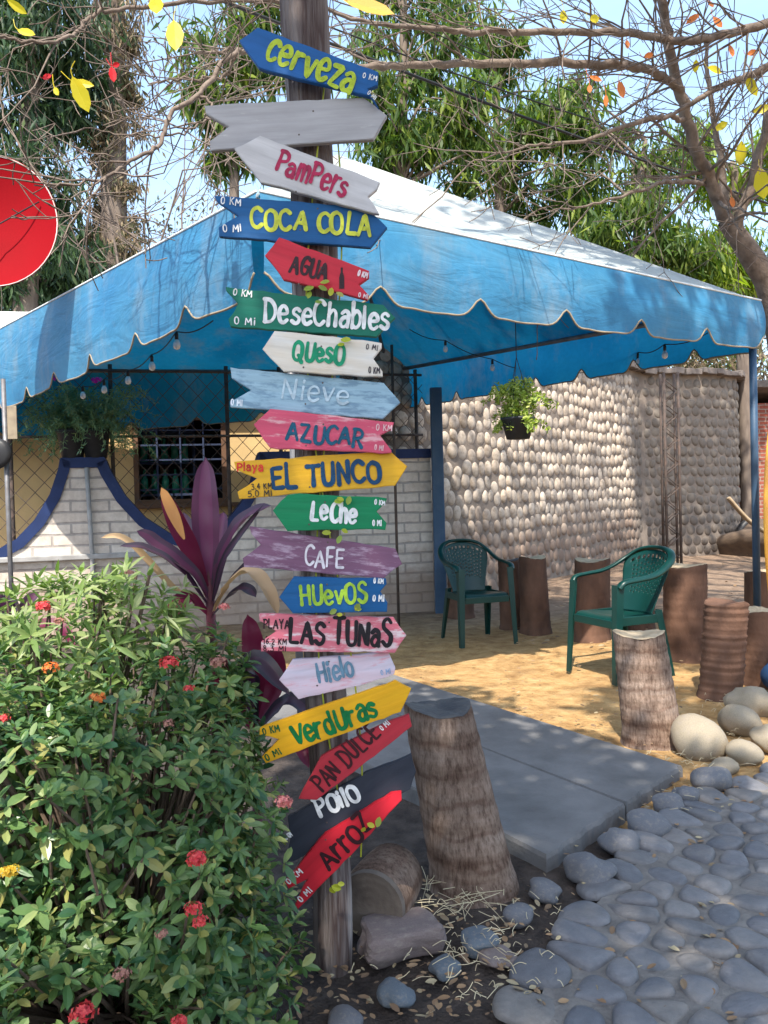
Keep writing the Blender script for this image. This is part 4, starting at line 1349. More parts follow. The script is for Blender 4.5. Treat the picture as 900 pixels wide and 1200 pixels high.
# ------------------------------------------------------------------ cobble faced wall
MT_mort2 = M('dark_mortar', (.16, .13, .105), (.24, .195, .16), rough=.95, scale=6, bmp=.6, bscale=50)
def facing_mat():
    mt, t, bs = newmat('white_cobbles')
    g = t.nodes.new('ShaderNodeNewGeometry')
    r = ramp(t, g.outputs['Random Per Island'], [(0, (.42, .345, .27)), (.35, (.54, .46, .375)), (.7, (.36, .295, .235)), (1, (.48, .405, .33))])
    n1 = noise(t, 14, 7, rough=.65)
    c = mix(t, .8, r.outputs[0], ramp(t, n1.outputs[0], [(.34, (.5, .46, .42)), (.5, (.95, .93, .9)), (.68, (1.2, 1.2, 1.2))]).outputs[0], 'MULTIPLY')
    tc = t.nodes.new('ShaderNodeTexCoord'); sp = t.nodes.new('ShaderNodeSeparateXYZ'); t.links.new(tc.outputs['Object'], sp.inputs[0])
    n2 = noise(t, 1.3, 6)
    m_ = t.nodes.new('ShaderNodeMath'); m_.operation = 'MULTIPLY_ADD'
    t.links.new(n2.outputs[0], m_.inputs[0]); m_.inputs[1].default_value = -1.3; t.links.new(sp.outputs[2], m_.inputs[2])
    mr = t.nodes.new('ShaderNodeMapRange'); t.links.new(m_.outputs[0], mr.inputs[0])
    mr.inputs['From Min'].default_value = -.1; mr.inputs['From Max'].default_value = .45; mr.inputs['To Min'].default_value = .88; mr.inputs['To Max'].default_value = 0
    c = mix(t, mr.outputs[0], c, (.17, .115, .085))  # brown foot of the wall: mud plus the shade there, put into the colour
    # darker grey on the wall right of the bend
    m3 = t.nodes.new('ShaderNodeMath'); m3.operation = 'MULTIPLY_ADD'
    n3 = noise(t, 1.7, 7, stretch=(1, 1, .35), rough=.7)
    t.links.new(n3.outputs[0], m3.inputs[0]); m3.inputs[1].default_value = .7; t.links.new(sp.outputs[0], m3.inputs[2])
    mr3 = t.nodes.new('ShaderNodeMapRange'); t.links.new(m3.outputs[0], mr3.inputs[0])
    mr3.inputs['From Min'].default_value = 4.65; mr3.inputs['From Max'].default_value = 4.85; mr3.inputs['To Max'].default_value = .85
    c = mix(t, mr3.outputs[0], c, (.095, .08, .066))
    t.links.new(c, bs.inputs['Base Color'])
    bs.inputs['Roughness'].default_value = .8
    n4 = noise(t, 60, 5); bump(t, bs, n4.outputs[0], .3, .01)
    return mt
plan = np.array([(-.4, 8.62), (.62, 9.0), (2.6, 11.6), (4.4, 13.9), (4.75, 14.2), (5.6, 14.45), (6.35, 14.75), (6.8, 15.2), (6.95, 15.9), (7.0, 18.0)])
plan = smooth_path(np.c_[plan, np.zeros(len(plan))], 8)[:, :2]
sl = np.r_[0, np.cumsum(np.linalg.norm(np.diff(plan, axis=0), axis=1))]
WLEN, WHT = sl[-1], 3.3
def on_plan(s_):
    x = np.interp(s_, sl, plan[:, 0]); y = np.interp(s_, sl, plan[:, 1])
    x2 = np.interp(min(s_ + .05, WLEN), sl, plan[:, 0]); y2 = np.interp(min(s_ + .05, WLEN), sl, plan[:, 1])
    x1 = np.interp(max(s_ - .05, 0), sl, plan[:, 0]); y1 = np.interp(max(s_ - .05, 0), sl, plan[:, 1])
    t = np.array([x2 - x1, y2 - y1]); t /= np.linalg.norm(t)
    return np.array([x, y]), t, np.array([t[1], -t[0]])
cw = thing('cobble_faced_wall', 'tall curving wall faced with rows of whitish rounded cobbles', 'wall', (0, 0, 0))
mb = MB()
n_ = 60
F_, B_ = [], []
for i in range(n_ + 1):
    p, t, nr = on_plan(WLEN * i / n_)
    F_.append(p); B_.append(p - nr * .3)
V = [(*p, -.05) for p in F_] + [(*p, WHT) for p in F_] + [(*p, WHT) for p in B_] + [(*p, -.05) for p in B_]
q = n_ + 1
Fc = []
for i in range(n_):
    for r_ in range(3):
        Fc.append((r_ * q + i, r_ * q + i + 1, (r_ + 1) * q + i + 1, (r_ + 1) * q + i))
Fc += [(0, q, 2 * q, 3 * q), (n_, 4 * q - 1, 3 * q - 1, 2 * q - 1)]
mb.add(V, Fc)
mb.build('mortar', MT_mort2, cw, recalc=True)
mb = MB()
wr = np.random.default_rng(21)
TS, TR = 12, 5
th_ = np.linspace(0, 2 * np.pi, TS, endpoint=False)
row_h = .178
rows = int(WHT / row_h)
for r_ in range(rows):
    z = .1 + r_ * row_h
    s_ = wr.uniform(0, .2)
    while s_ < WLEN - .1:
        wd = wr.uniform(.13, .225)
        p, t, nr = on_plan(s_ + wd / 2)
        hh = wr.uniform(.168, .212)
        dep = wr.uniform(.026, .05)
        zc = z + wr.normal(0, .022)
        rot = wr.normal(0, .45)
        V = []
        for k in range(TR):
            e = k / TR * math.pi / 2
            ca, sa = math.cos(e) ** .9, math.sin(e)
            a = np.cos(th_) * ca * wd / 2 * .99; b = np.sin(th_) * ca * hh / 2 * .99
            a, b = a * math.cos(rot) - b * math.sin(rot), a * math.sin(rot) + b * math.cos(rot)
            dd = -.012 + sa * dep
            V.append(np.stack([p[0] + t[0] * a + nr[0] * dd, p[1] + t[1] * a + nr[1] * dd, zc + b], 1))
        V.append(np.array([[p[0] + nr[0] * (dep - .012), p[1] + nr[1] * (dep - .012), zc]]))
        V = np.concatenate(V)
        Fs = [(k * TS + j, k * TS + (j + 1) % TS, (k + 1) * TS + (j + 1) % TS, (k + 1) * TS + j) for k in range(TR - 1) for j in range(TS)]
        Fs += [((TR - 1) * TS + j, (TR - 1) * TS + (j + 1) % TS, TR * TS) for j in range(TS)]
        mb.add(V, Fs)
        s_ += wd * 1.0
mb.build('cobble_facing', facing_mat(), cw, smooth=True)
mb = MB()
MT_tile = M('old_roof_tile', (.2, .17, .15), (.12, .1, .09), rough=.95, scale=5, bmp=.6, c3=(.28, .23, .19))
s_ = .1
while s_ < WLEN:
    p, t, nr = on_plan(s_)
    wd = wr.uniform(.14, .26)
    mb.box((p[0] - nr[0] * .1, p[1] - nr[1] * .1, WHT + .03 + wr.uniform(-.02, .03)), (wd, .5, wr.uniform(.06, .12)), Matrix.Rotation(math.atan2(t[1], t[0]) + wr.normal(0, .1), 4, 'Z') @ Matrix.Rotation(wr.normal(0, .06), 4, 'Y'))
    s_ += wd * .9
mb.build('coping', MT_tile, cw, bevel=.012)

# lattice steel column
lc = P(787, 600, 12.6)
col = thing('lattice_column', 'dark rusty lattice steel column in front of the cobble faced wall', 'column', (lc.x, 12.6, 0))
LH = 3.05
for sx in (-.11, .11):
    for sy in (-.08, .08):
        mb = MB(); mb.tube([(sx, sy, -.02), (sx, sy, LH)], .022, 6); mb.build('bar', MT_rust, col, smooth=True)
mb = MB()
z = .1; k = 0
while z < LH - .2:
    a, b = (-.11, .11) if k % 2 else (.11, -.11)
    for sy in (-.08, .08):
        mb.tube([(a, sy, z), (b, sy, z + .19)], .009, 5)
    z += .19; k += 1
mb.build('lacing', MT_rust, col, smooth=True)

# brick building at the far right
bx = P(868, 560, 17.0)
bb = thing('brick_building', 'red brick wall corner under an old tiled roof at the far right', 'building', (bx.x, 17.0, 0))
MT_rbrick = brickmat('red_brick', (.3, .085, .055), (.24, .07, .05), (.3, .24, .2), .28, .085, .012, 0)
mb = MB(); mb.box((1.6, 1.5, 1.5), (3.2, 3, 3.0)); mb.build('wall', MT_rbrick, bb)
mb = MB()
mb.box((1.5, 1.5, 3.14), (3.8, 3.8, .16), Matrix.Rotation(rad(-7), 4, 'X'))
rfo = mb.build('roof', MT_tile, bb, bevel=.02)

# timber and rubble by the brick wall
t = thing('plank', 'long sun bleached plank leaning on a heap beside the brick wall', 'plank', G(884, 650))
gp = G(884, 650)
MT_plank = M('bleached_plank', (.33, .25, .16), (.25, .18, .11), rough=.8, scale=6, stretch=(.2, 1, 1), bmp=.3)
mb = MB(); mb.tube(smooth_path([(-.55, .1, 1.05), (-.2, 0, .62), (.3, -.2, .28), (.8, -.4, .1)], 5), .14, 10, True, flat=.25); mb.build('board', MT_plank, t, smooth=True)
t.location = P(898, 640, 12.6).xy.to_3d()
hb = P(872, 615, 14.0)
rock('rubble_heap', (hb.x + .6, 14.0, .1), (1.1, .6, .55), 77, M('heap_earth', (.14, .1, .07), (.09, .065, .05), rough=1, scale=6, bmp=.8), 'low brown heap of earth and rubble below the brick wall', None, 'heap', sub=4)
ty = P(884, 612, 14.6)
t = thing('tyre', 'old dark tyre lying at the foot of the cobble wall corner', 'tyre', (ty.x, 14.6, .32), 0)
mb = MB()
mb.lathe([(.2, -.08), (.3, -.09), (.335, -.05), (.335, .05), (.3, .09), (.2, .08), (.2, -.08)], 24, M=Matrix.Rotation(rad(75), 4, 'X'), cap=False); mb.build('tread', MT_black, t, smooth=True)

# surfboard
MT_surf = M('orange_board', (.75, .37, .05), (.68, .3, .04), rough=.35, scale=1.5, bmp=.05, spec=.5)
sbp = P(922, 560, 5.35)
surf = thing('surfboard', 'orange yellow surfboard standing on end at the right edge by the tent pole', 'surfboard', (sbp.x, 5.35, 0), rad(12))
mb = MB()
V = []
n_, k = 20, 40
for i in range(k + 1):
    s_ = i / k
    hw = .185 * (math.sin(math.pi * min(1, max(0, s_ * .97 + .015))) ** .62)
    ht = .032 * (math.sin(math.pi * min(1, max(0, s_ * .97 + .015))) ** .5)
    a = np.linspace(0, 2 * np.pi, n_, endpoint=False)
    V.append(np.stack([np.cos(a) * hw, np.sin(a) * ht + .12 * (s_ - .5) ** 2, np.full(n_, s_ * 1.92)], 1))
mb.add(np.concatenate(V), [(i * n_ + j, i * n_ + (j + 1) % n_, (i + 1) * n_ + (j + 1) % n_, (i + 1) * n_ + j) for i in range(k) for j in range(n_)] + [tuple(range(n_))[::-1], tuple(k * n_ + j for j in range(n_))])
mb.build('deck', MT_surf, surf, smooth=True)
mb = MB(); mb.box((0, -.031, .96), (.012, .004, 1.7)); mb.build('stringer', MT_brown, surf)

# blue bucket by the stumps
bk = G(921, 806)
t = thing('bucket', 'dark blue plastic bucket lying on its side at the right edge', 'bucket', (bk.x, bk.y, .1), rad(-15))
MT_bucket = M('blue_plastic', (.02, .05, .12), (.03, .07, .16), rough=.4, scale=8, bmp=0)
mb = MB(); mb.lathe([(.001, .2), (.075, .2), (.1, .0), (.104, .0), (.104, .012), (.098, .012)], 22, M=Matrix.Rotation(rad(90), 4, 'Y') @ Matrix.Rotation(rad(180), 4, 'Y') @ Matrix.Rotation(rad(60), 4, 'X'), cap=False); mb.build('body', MT_bucket, t, smooth=True)

# ------------------------------------------------------------------ red satellite dish
MT_redd = M('red_dish', (.22, .003, .007), (.19, .003, .006), rough=.7, scale=2, bmp=0, spec=.05)
MT_rimw = M('pale_rim', (.55, .5, .48), (.4, .36, .34), rough=.5, scale=6, bmp=0)
dp = P(-9, 258, 5.2)
dish = thing('satellite_dish', 'round red satellite dish cut by the left edge of the photo', 'satellite dish', dp)
R_ = .415
rotm = Matrix.Rotation(rad(14), 4, 'Z') @ Matrix.Rotation(rad(80), 4, 'X')
sq = Matrix.Diagonal((.92, 1.06, 1, 1))
R_ = .43
prof = [(R_ * s_, .11 * (s_ ** 2) - .11) for s_ in np.linspace(.02, 1, 14)]
prof2 = prof + [(R_ + .006, .004)] + [(R_ * s_, .11 * (s_ ** 2) - .122) for s_ in np.linspace(1, .02, 14)]
mb = MB(); mb.lathe(prof2, 48, M=rotm @ sq, cap=True); mb.build('reflector', MT_redd, dish, smooth=True)
mb = MB()
a = np.linspace(0, 2 * np.pi, 49)
mb.tube([tuple((rotm @ sq) @ Vector((R_ * math.cos(x), R_ * math.sin(x), .0))) for x in a], .004, 6, False); mb.build('rim', MT_rimw, dish, smooth=True)
mb = MB(); mb.tube([tuple(rotm @ Vector((.28, .16, -.02))), tuple(rotm @ Vector((.02, -.06, .03))), tuple(rotm @ Vector((-.2, -.3, .2)))], .005, 6); mb.build('feed_cable', MT_black, dish, smooth=True)
mb = MB(); mb.tube([(-.02, .16, .0), (-.3, .3, -.2), (-.42, .3, -dp.z - .02)], .025, 8); mb.build('mast', MT_steel, dish, smooth=True)

# ------------------------------------------------------------------ overhead cables
MT_cable = M('black_cable', (.015, .015, .017), (.02, .02, .02), rough=.6, bmp=0)
def cable(label, a, b, r, sag):
    pts = [a.lerp(b, s_) - Vector((0, 0, sag * 4 * s_ * (1 - s_))) for s_ in np.linspace(0, 1, 40)]
    mb = MB(); mb.tube(pts, r, 6)
    tag(mb.build('overhead_cable', MT_cable, smooth=True), label, 'cable', 'overhead cables')
cable('thick black cable passing behind the blue sign at the top of the post', P(120, -55, 5.2), P(905, 240, 9.0), .012, .05)
cable('thinner black cable running just above the thick one', P(180, -50, 5.6), P(905, 200, 10.0), .007, .12)
cable('thin dark wire crossing the treetops above both cables', P(380, -20, 6.5), P(910, 190, 9.5), .005, .1)

# ------------------------------------------------------------------ plastic chairs
def plastic(name, c1, c2):
    mt, t, bs = newmat(name)
    n1 = noise(t, 6, 5)
    t.links.new(ramp(t, n1.outputs[0], [(.3, c1), (.7, c2)]).outputs[0], bs.inputs['Base Color'])
    bs.inputs['Roughness'].default_value = .36
    bs.inputs['Specular IOR Level'].default_value = .4
    n2 = noise(t, 50, 3); bump(t, bs, n2.outputs[0], .06, .004)
    return mt
MT_green = plastic('green_plastic', (.0015, .028, .024), (.003, .037, .031))
def make_chair(label, loc, rz):
    t = thing('plastic_chair', label, 'chair', loc, rz, 'green plastic garden chairs')
    # seat: dished panel with a rolled front lip
    nx_, ny_ = 22, 22
    V = []
    for j in range(ny_ + 1):
        v = j / ny_
        for i in range(nx_ + 1):
            u_ = i / nx_ * 2 - 1
            hw = .225 - .03 * v
            y = -.215 + .41 * v
            z = .415 - .03 * v - .014 * (1 - u_ * u_) * math.sin(math.pi * min(1, v * 1.1))
            if v < .14:
                z -= .035 * (1 - v / .14) ** 2
                y -= .012 * (1 - v / .14)
            e = max(0, abs(u_) - .9) / .1
            z -= .022 * e * e
            V.append((u_ * hw, y, z))
    mb = MB(); mb.add(V, [(j * (nx_ + 1) + i, j * (nx_ + 1) + i + 1, (j + 1) * (nx_ + 1) + i + 1, (j + 1) * (nx_ + 1) + i) for j in range(ny_) for i in range(nx_)])
    mb.build('seat', MT_green, t, smooth=True, solid=.006)
    # backrest: fan shaped curved shell, pierced
    nu, nv = 46, 40
    V = []
    def bp(u_, v):
        hw = .165 + .075 * min(1, v * 1.25) ** 1.2
        topz = .80 - .075 * abs(u_) ** 2.4
        z = .395 + (topz - .395) * v
        x = u_ * hw
        y = .19 + .16 * v - .085 * (abs(u_) ** 2) * (.35 + .65 * v)
        return (x, y, z)
    for j in range(nv + 1):
        for i in range(nu + 1):
            V.append(bp(i / nu * 2 - 1, j / nv))
    Fs = []
    for j in range(nv):
        for i in range(nu):
            u_ = (i + .5) / nu * 2 - 1; v = (j + .5) / nv
            hole = (i % 3 == 1 and (j + (i // 3) % 2) % 3 == 1) and abs(u_) < .8 and .3 < v < .86
            hole = hole or (j in (35, 36) and i % 4 in (1, 2) and abs(u_) < .82)
            if not hole:
                Fs.append((j * (nu + 1) + i, j * (nu + 1) + i + 1, (j + 1) * (nu + 1) + i + 1, (j + 1) * (nu + 1) + i))
    mb = MB(); mb.add(V, Fs)
    mb.build('backrest', MT_green, t, smooth=True, solid=.006)
    # rim: one band sweeping from arm to arm over the top of the back
    half = [(.262, -.2, .60), (.272, -.16, .635), (.276, -.05, .648), (.272, .07, .66), (.262, .17, .69), (.24, .265, .74), (.185, .325, .788), (.1, .352, .812), (0, .36, .818)]
    path = smooth_path(half + [(-x, y, z) for x, y, z in half[::-1][1:]], 7)
    k = len(path)
    tt = np.gradient(path, axis=0); tt /= np.linalg.norm(tt, axis=1)[:, None]
    V = []
    for i in range(k):
        s_ = abs(i / (k - 1) * 2 - 1)                # 1 at arm ends, 0 at the top
        outw = np.array([path[i][0], path[i][1] * .6 if path[i][1] > 0 else 0, 0.0]) + 1e-6
        outw /= np.linalg.norm(outw)
        outw -= tt[i] * np.dot(outw, tt[i]); outw /= np.linalg.norm(outw)
        upv = np.cross(outw, tt[i]); upv *= np.sign(upv[2]) if abs(upv[2]) > 1e-3 else 1
        wv = .027; hv = .012
        lift = outw * .0
        sec = [(-1, -.6), (-.8, .7), (-.3, 1), (.4, .9), (.95, .3), (1.1, -.9), (.85, -1.6), (.7, -.6), (0, -.1), (-.7, -.2)]
        V.append(np.array([path[i] + outw * a * wv + upv * b * hv for a, b in sec]))
    n_ = len(V[0])
    mb = MB(); mb.add(np.concatenate(V), [(i * n_ + j, i * n_ + (j + 1) % n_, (i + 1) * n_ + (j + 1) % n_, (i + 1) * n_ + j) for i in range(k - 1) for j in range(n_)] + [tuple(range(n_))[::-1], tuple((k - 1) * n_ + j for j in range(n_))])
    mb.build('arm_rim', MT_green, t, smooth=True, recalc=True)
    # legs: angled channel section, tapering to the floor
    def leg(topp, bot, wt, wb, sx, sy):
        mb = MB()
        V = []
        for s_ in np.linspace(0, 1, 7):
            c = np.array(topp) * (1 - s_) + np.array(bot) * s_
            w_ = wt * (1 - s_) + wb * s_
            th = .008
            sec = [(0, 0), (-sx * w_, 0), (-sx * w_, -sy * th), (-sx * th, -sy * th), (-sx * th, -sy * w_), (0, -sy * w_)]
            V += [(c[0] + a, c[1] + b, c[2]) for a, b in sec]
        mb.add(V, [(i * 6 + j, i * 6 + (j + 1) % 6, (i + 1) * 6 + (j + 1) % 6, (i + 1) * 6 + j) for i in range(6) for j in range(6)] + [(0, 1, 2, 3, 4, 5), tuple(36 + j for j in range(6))[::-1]])
        mb.build('leg', MT_green, t, recalc=True)
    for sx in (1, -1):
        leg((sx * .268, -.215, .615), (sx * .282, -.255, 0), .06, .04, sx, -1)
        leg((sx * .225, .2, .43), (sx * .25, .285, 0), .06, .036, sx, 1)
    mb = MB()
    for sx in (1, -1):
        mb.box((sx * .222, -.01, .378), (.01, .36, .055))
    mb.box((0, .19, .37), (.40, .01, .05)); mb.box((0, -.222, .365), (.43, .01, .05))
    mb.build('apron', MT_green, t, bevel=.003)
    t.scale = (.88, .94, 1)
    return t
make_chair('green plastic chair facing the camera in front of the cobble wall', (P(559, 720, 6.5).x, 6.5, 0), rad(17))
make_chair('green plastic chair turned sideways to the left, right of the other chair', (1.52, 5.2, 0), rad(-66))
# ------------------------------------------------------------------ flowering shrubs
MT_ix = leafmat('shrub_leaf', [(.03, .09, .04), (.07, .15, .055), (.12, .2, .06), (.08, .16, .065), (.17, .25, .075), (.04, .1, .045), (.24, .31, .12), (.3, .27, .08)], .3, .33)
MT_ix2 = leafmat('pale_shrub_leaf', [(.12, .2, .06), (.2, .28, .08), (.3, .35, .14), (.14, .22, .07), (.4, .42, .24)], .35, .4)
MT_twig = M('twig_bark', (.16, .11, .08), (.1, .07, .05), rough=.9, scale=20, bmp=.2)
FLOWERCOL = {
 'red': leafmat('red_petal', [(.55, .03, .035), (.62, .08, .07), (.45, .015, .03)], .2, .5, (1, .6, .6)),
 'pink': leafmat('pink_petal', [(.62, .16, .15), (.7, .28, .22), (.5, .1, .12)], .2, .5, (1, .7, .7)),
 'orange': leafmat('orange_petal', [(.65, .14, .02), (.7, .25, .05), (.55, .07, .02)], .2, .5, (1, .8, .5)),
 'brown': leafmat('faded_petal', [(.28, .12, .09), (.36, .18, .12), (.22, .08, .07)], .15, .6, (1, .7, .6)),
 'yellow': leafmat('yellow_petal', [(.7, .42, .02), (.75, .5, .05)], .25, .5, (1, .9, .4)),
 'magenta': leafmat('magenta_petal', [(.6, .02, .42), (.7, .04, .5)], .3, .5, (1, .5, 1)),
}
def ell_points(ells, n, r, shell=(.62, 1.1)):
    vol = np.array([a[1][0] * a[1][1] * a[1][2] for a in ells]) ** .67
    out = []
    while len(out) < n:
        i = r.choice(len(ells), p=vol / vol.sum())
        c, ra = np.array(ells[i][0]), np.array(ells[i][1])
        d = unit(r.normal(0, 1, 3))
        p = c + d * ra * r.uniform(*shell)
        if p[2] < .04:
            continue
        ok = True
        for j, (c2, r2) in enumerate(ells):
            if j != i and np.sum(((p - np.array(c2)) / np.array(r2)) ** 2) < shell[0] ** 2 * .85:
                ok = False
        if ok:
            out.append((p, unit(d / ra)))
    return out
def shrub(name, label, ells, n, mat, r, root, L=(.042, .062), wr=.36, group=None, per=(6, 10), shape='lance', up=.55):
    t = thing(name, label, 'shrub', root, 0, group)
    t0_ = np.array(root)
    mb = MB(); st = MB()
    pts = ell_points(ells, n, r)
    pos, d, nn, LL = [], [], [], []
    for p, o in pts:
        ax = unit(o * r.uniform(.3, .9) + np.array([0, 0, up]) + r.normal(0, .25, 3))
        k = r.integers(*per)
        a0 = r.uniform(0, 6.3)
        e1_ = unit(np.cross(ax, [.3, .9, .2])); e2_ = np.cross(ax, e1_)
        for q in range(k):
            a = a0 + q * 2.4
            lift = .15 + .75 * (q / k) + r.normal(0, .12)
            rd = np.cos(a) * e1_ + np.sin(a) * e2_
            dd = unit(rd * (1.1 - .55 * lift) + ax * lift)
            pos.append(p + ax * (.018 * q / k - .016)); d.append(dd); nn.append(unit(ax * 1.0 - rd * .5 * lift + r.normal(0, .15, 3)))
            LL.append(r.uniform(*L) * (1 - .3 * (q / k)))
        if r.random() < .18:
            c = np.array([t0_[0] + (p[0] - t0_[0]) * .25, t0_[1] + (p[1] - t0_[1]) * .25, p[2] * .25])
            st.tube(smooth_path([c, (c + p) / 2 + r.normal(0, .03, 3), p], 4) - t0_, np.linspace(.006, .0022, 9), 5, False)
    LL = np.array(LL)
    leaves(mb, np.array(pos) - t0_, d, nn, LL, LL * wr * r.uniform(.75, 1.2, len(LL)), shape, .18)
    mb.build('foliage', mat, t)
    for k in range(7):
        a = k * .9
        e = ells[k % len(ells)][0]
        st.tube(smooth_path([(.05 * math.cos(a), .05 * math.sin(a), -.02), ((e[0] - t0_[0]) * .5, (e[1] - t0_[1]) * .5, e[2] * .5), (e[0] - t0_[0] + .1 * math.cos(a), e[1] - t0_[1] + .1 * math.sin(a), e[2] + .1)], 6), np.linspace(.013, .004, 13), 6, False)
    st.build('stems', MT_twig, t)
    return t
def flower(px, py, y, rr_, colr, parent, n=46):
    rr_ *= .85
    c = np.array(P(px, py, y))
    mb = MB(); pos, d, nn = [], [], []
    r = np.random.default_rng(int(px * 7 + py))
    for k in range(n):
        o = unit(r.normal(0, 1, 3) + np.array([0, -.45, .5]))
        if o[2] < -.35:
            continue
        b = c + o * rr_ * r.uniform(.55, 1.2) * np.array([1.15, 1, .75])
        e1_ = unit(np.cross(o, r.normal(0, 1, 3))); e2_ = np.cross(o, e1_)
        for q in range(4):
            a = q * math.pi / 2
            pos.append(b); d.append(np.cos(a) * e1_ + np.sin(a) * e2_ + o * .25); nn.append(o)
    L = np.full(len(pos), rr_ * .42)
    leaves(mb, np.array(pos) - np.array(parent.location), d, nn, L, L * .75, 'diamond')
    return mb.build('flower_cluster', FLOWERCOL[colr], parent)

br = np.random.default_rng(31)
main_e = [((-.60, 1.80, .42), (.34, .32, .42)), ((-.95, 1.72, .42), (.34, .34, .44)), ((-.40, 1.74, .13), (.2, .24, .17)), ((-.42, 1.66, .36), (.14, .2, .18)), ((-.72, 1.62, .62), (.2, .2, .18)), ((-.44, 1.98, .58), (.12, .18, .2)), ((-.62, 1.5, .16), (.3, .28, .24)), ((-.5, 2.04, .74), (.15, .16, .14)), ((-.9, 1.45, .2), (.3, .3, .3))]
sh1 = shrub('flowering_shrub', 'dense dark green shrub with red flower clusters filling the lower left corner', main_e, 2900, MT_ix, br, (-.62, 1.8, 0), L=(.022, .054), wr=.4, shape='oval')
top_e = [((-.82, 2.0, .86), (.2, .2, .17)), ((-.98, 1.95, .78), (.22, .2, .2)), ((-.66, 2.08, .92), (.13, .14, .12)), ((-.9, 1.85, .6), (.25, .15, .2))]
sh2 = shrub('flowering_shrub', 'sunlit pale green shrub with longer leaves rising above the dark shrub', top_e, 360, MT_ix2, br, (-.85, 2.05, 0), L=(.05, .085), wr=.24, per=(6, 11))
for px, py, y, r_, c in [(198, 778, 1.62, .02, 'red'), (222, 808, 1.66, .012, 'red'), (257, 777, 1.62, .019, 'brown'), (332, 940, 1.5, .016, 'pink'), (231, 1006, 1.36, .018, 'red'), (227, 1066, 1.24, .015, 'red'), (234, 1080, 1.24, .013, 'red'),
                         (98, 1187, 1.12, .018, 'red'), (210, 1198, 1.12, .012, 'red'), (197, 848, 1.55, .011, 'brown'), (142, 1142, 1.15, .013, 'brown'), (5, 1024, 1.3, .014, 'yellow'), (14, 1020, 1.3, .012, 'yellow'), (262, 712, 1.8, .013, 'pink'), (189, 1095, 1.2, .010, 'brown')]:
    flower(px, py, y, r_, c, sh1)
for px, py, y, r_, c in [(50, 711, 1.8, .018, 'red'), (70, 728, 1.8, .012, 'brown'), (60, 783, 1.66, .016, 'orange'), (115, 818, 1.62, .016, 'orange'), (4, 842, 1.5, .012, 'red'), (152, 672, 1.95, .012, 'brown')]:
    flower(px, py, y, r_, c, sh2)

# ------------------------------------------------------------------ purple cordylines
MT_cor = leafmat('purple_leaf', [(.085, .045, .08), (.12, .05, .1), (.06, .045, .06), (.15, .05, .11)], .3, .35, (1.3, .5, 1.0))
MT_corpink = leafmat('magenta_leaf', [(.1, .04, .075), (.125, .045, .085), (.08, .045, .07)], .35, .35, (1.3, .5, 1.0))
MT_cordark = leafmat('dark_plum_leaf', [(.03, .035, .04), (.05, .03, .05)], .15, .35, (1, .7, .9))
MT_cordry = leafmat('withered_leaf', [(.55, .36, .2), (.6, .42, .25)], .3, .7, (1, .85, .6))
MT_coryel = leafmat('scorched_leaf', [(.65, .36, .1), (.6, .25, .1)], .3, .6, (1, .85, .5))
MT_corred = leafmat('crimson_leaf', [(.17, .015, .05), (.13, .02, .05)], .35, .4, (1.3, .4, .7))
MT_corstem = M('plum_stem', (.16, .04, .06), (.1, .04, .05), rough=.6, scale=20, bmp=.1)
MIDRIB = {'purple_leaf': MT_corpink, 'magenta_leaf': leafmat('pink_midrib', [(.15, .05, .1), (.18, .055, .115)], .35, .35, (1.3, .5, 1.0)), 'dark_plum_leaf': MT_cor}
def strap(parent, pts, wmax, mat, roll=0.0, peak=.58):
    """one strap leaf along world points"""
    path = smooth_path(pts, 8)
    k = len(path)
    t = np.gradient(path, axis=0); t /= np.linalg.norm(t, axis=1)[:, None]
    V = []
    for i in range(k):
        s_ = i / (k - 1)
        wd = wmax * .95 * (.14 + .84 * math.sin(math.pi * min(1, s_ ** (math.log(.5) / math.log(peak)))) ** .8) * (1 - max(0, s_ - .9) / .1 * .97)
        view = unit(np.array([0, 0, 1.2]) - path[i] + np.array([0, 0, 1.5]))
        side = unit(np.cross(t[i], view))
        nr = np.cross(side, t[i])
        side = side * math.cos(roll) + nr * math.sin(roll)
        nr = np.cross(side, t[i])
        nr = nr if nr[1] < 0 else -nr
        for a, b in ((-1, .16), (-.5, .05), (0, -.05), (.5, .05), (1, .16)):
            V.append(path[i] + side * a * wd / 2 + nr * (b + .03 * math.sin(i * 1.1 + a)) * wd)
    mb = MB()
    V = np.array(V) - np.array(parent.location)
    for j in range(4):
        mb.add(V, [(i * 5 + j, i * 5 + j + 1, (i + 1) * 5 + j + 1, (i + 1) * 5 + j) for i in range(k - 1)] if j == 0 else [], 0) if j == 0 else None
    mb.f += [(i * 5 + j, i * 5 + j + 1, (i + 1) * 5 + j + 1, (i + 1) * 5 + j) for i in range(k - 1) for j in (1, 2, 3)]
    mb.mi += [1 if j in (1, 2) else 0 for i in range(k - 1) for j in (1, 2, 3)]
    o = mb.build('leaf', [mat, MIDRIB.get(mat.name, mat)], parent, smooth=True)
    return o
def pp(*q):
    return [tuple(P(a, b, y)) for a, b, y in q]
cb_ = P(247, 760, 2.32)
cor = thing('cordyline_plant', 'tall purple leaved cordyline standing between the shrub and the arrow signs', 'plant', (cb_.x, 2.32, 0))
mb = MB(); mb.tube(smooth_path([(0, 0, -.02), (.01, 0, .4), np.array(P(246, 700, 2.32)) - np.array(cor.location), np.array(P(246, 655, 2.32)) - np.array(cor.location)], 6), np.linspace(.02, .011, 19), 8); mb.build('stem', MT_corstem, cor, smooth=True)
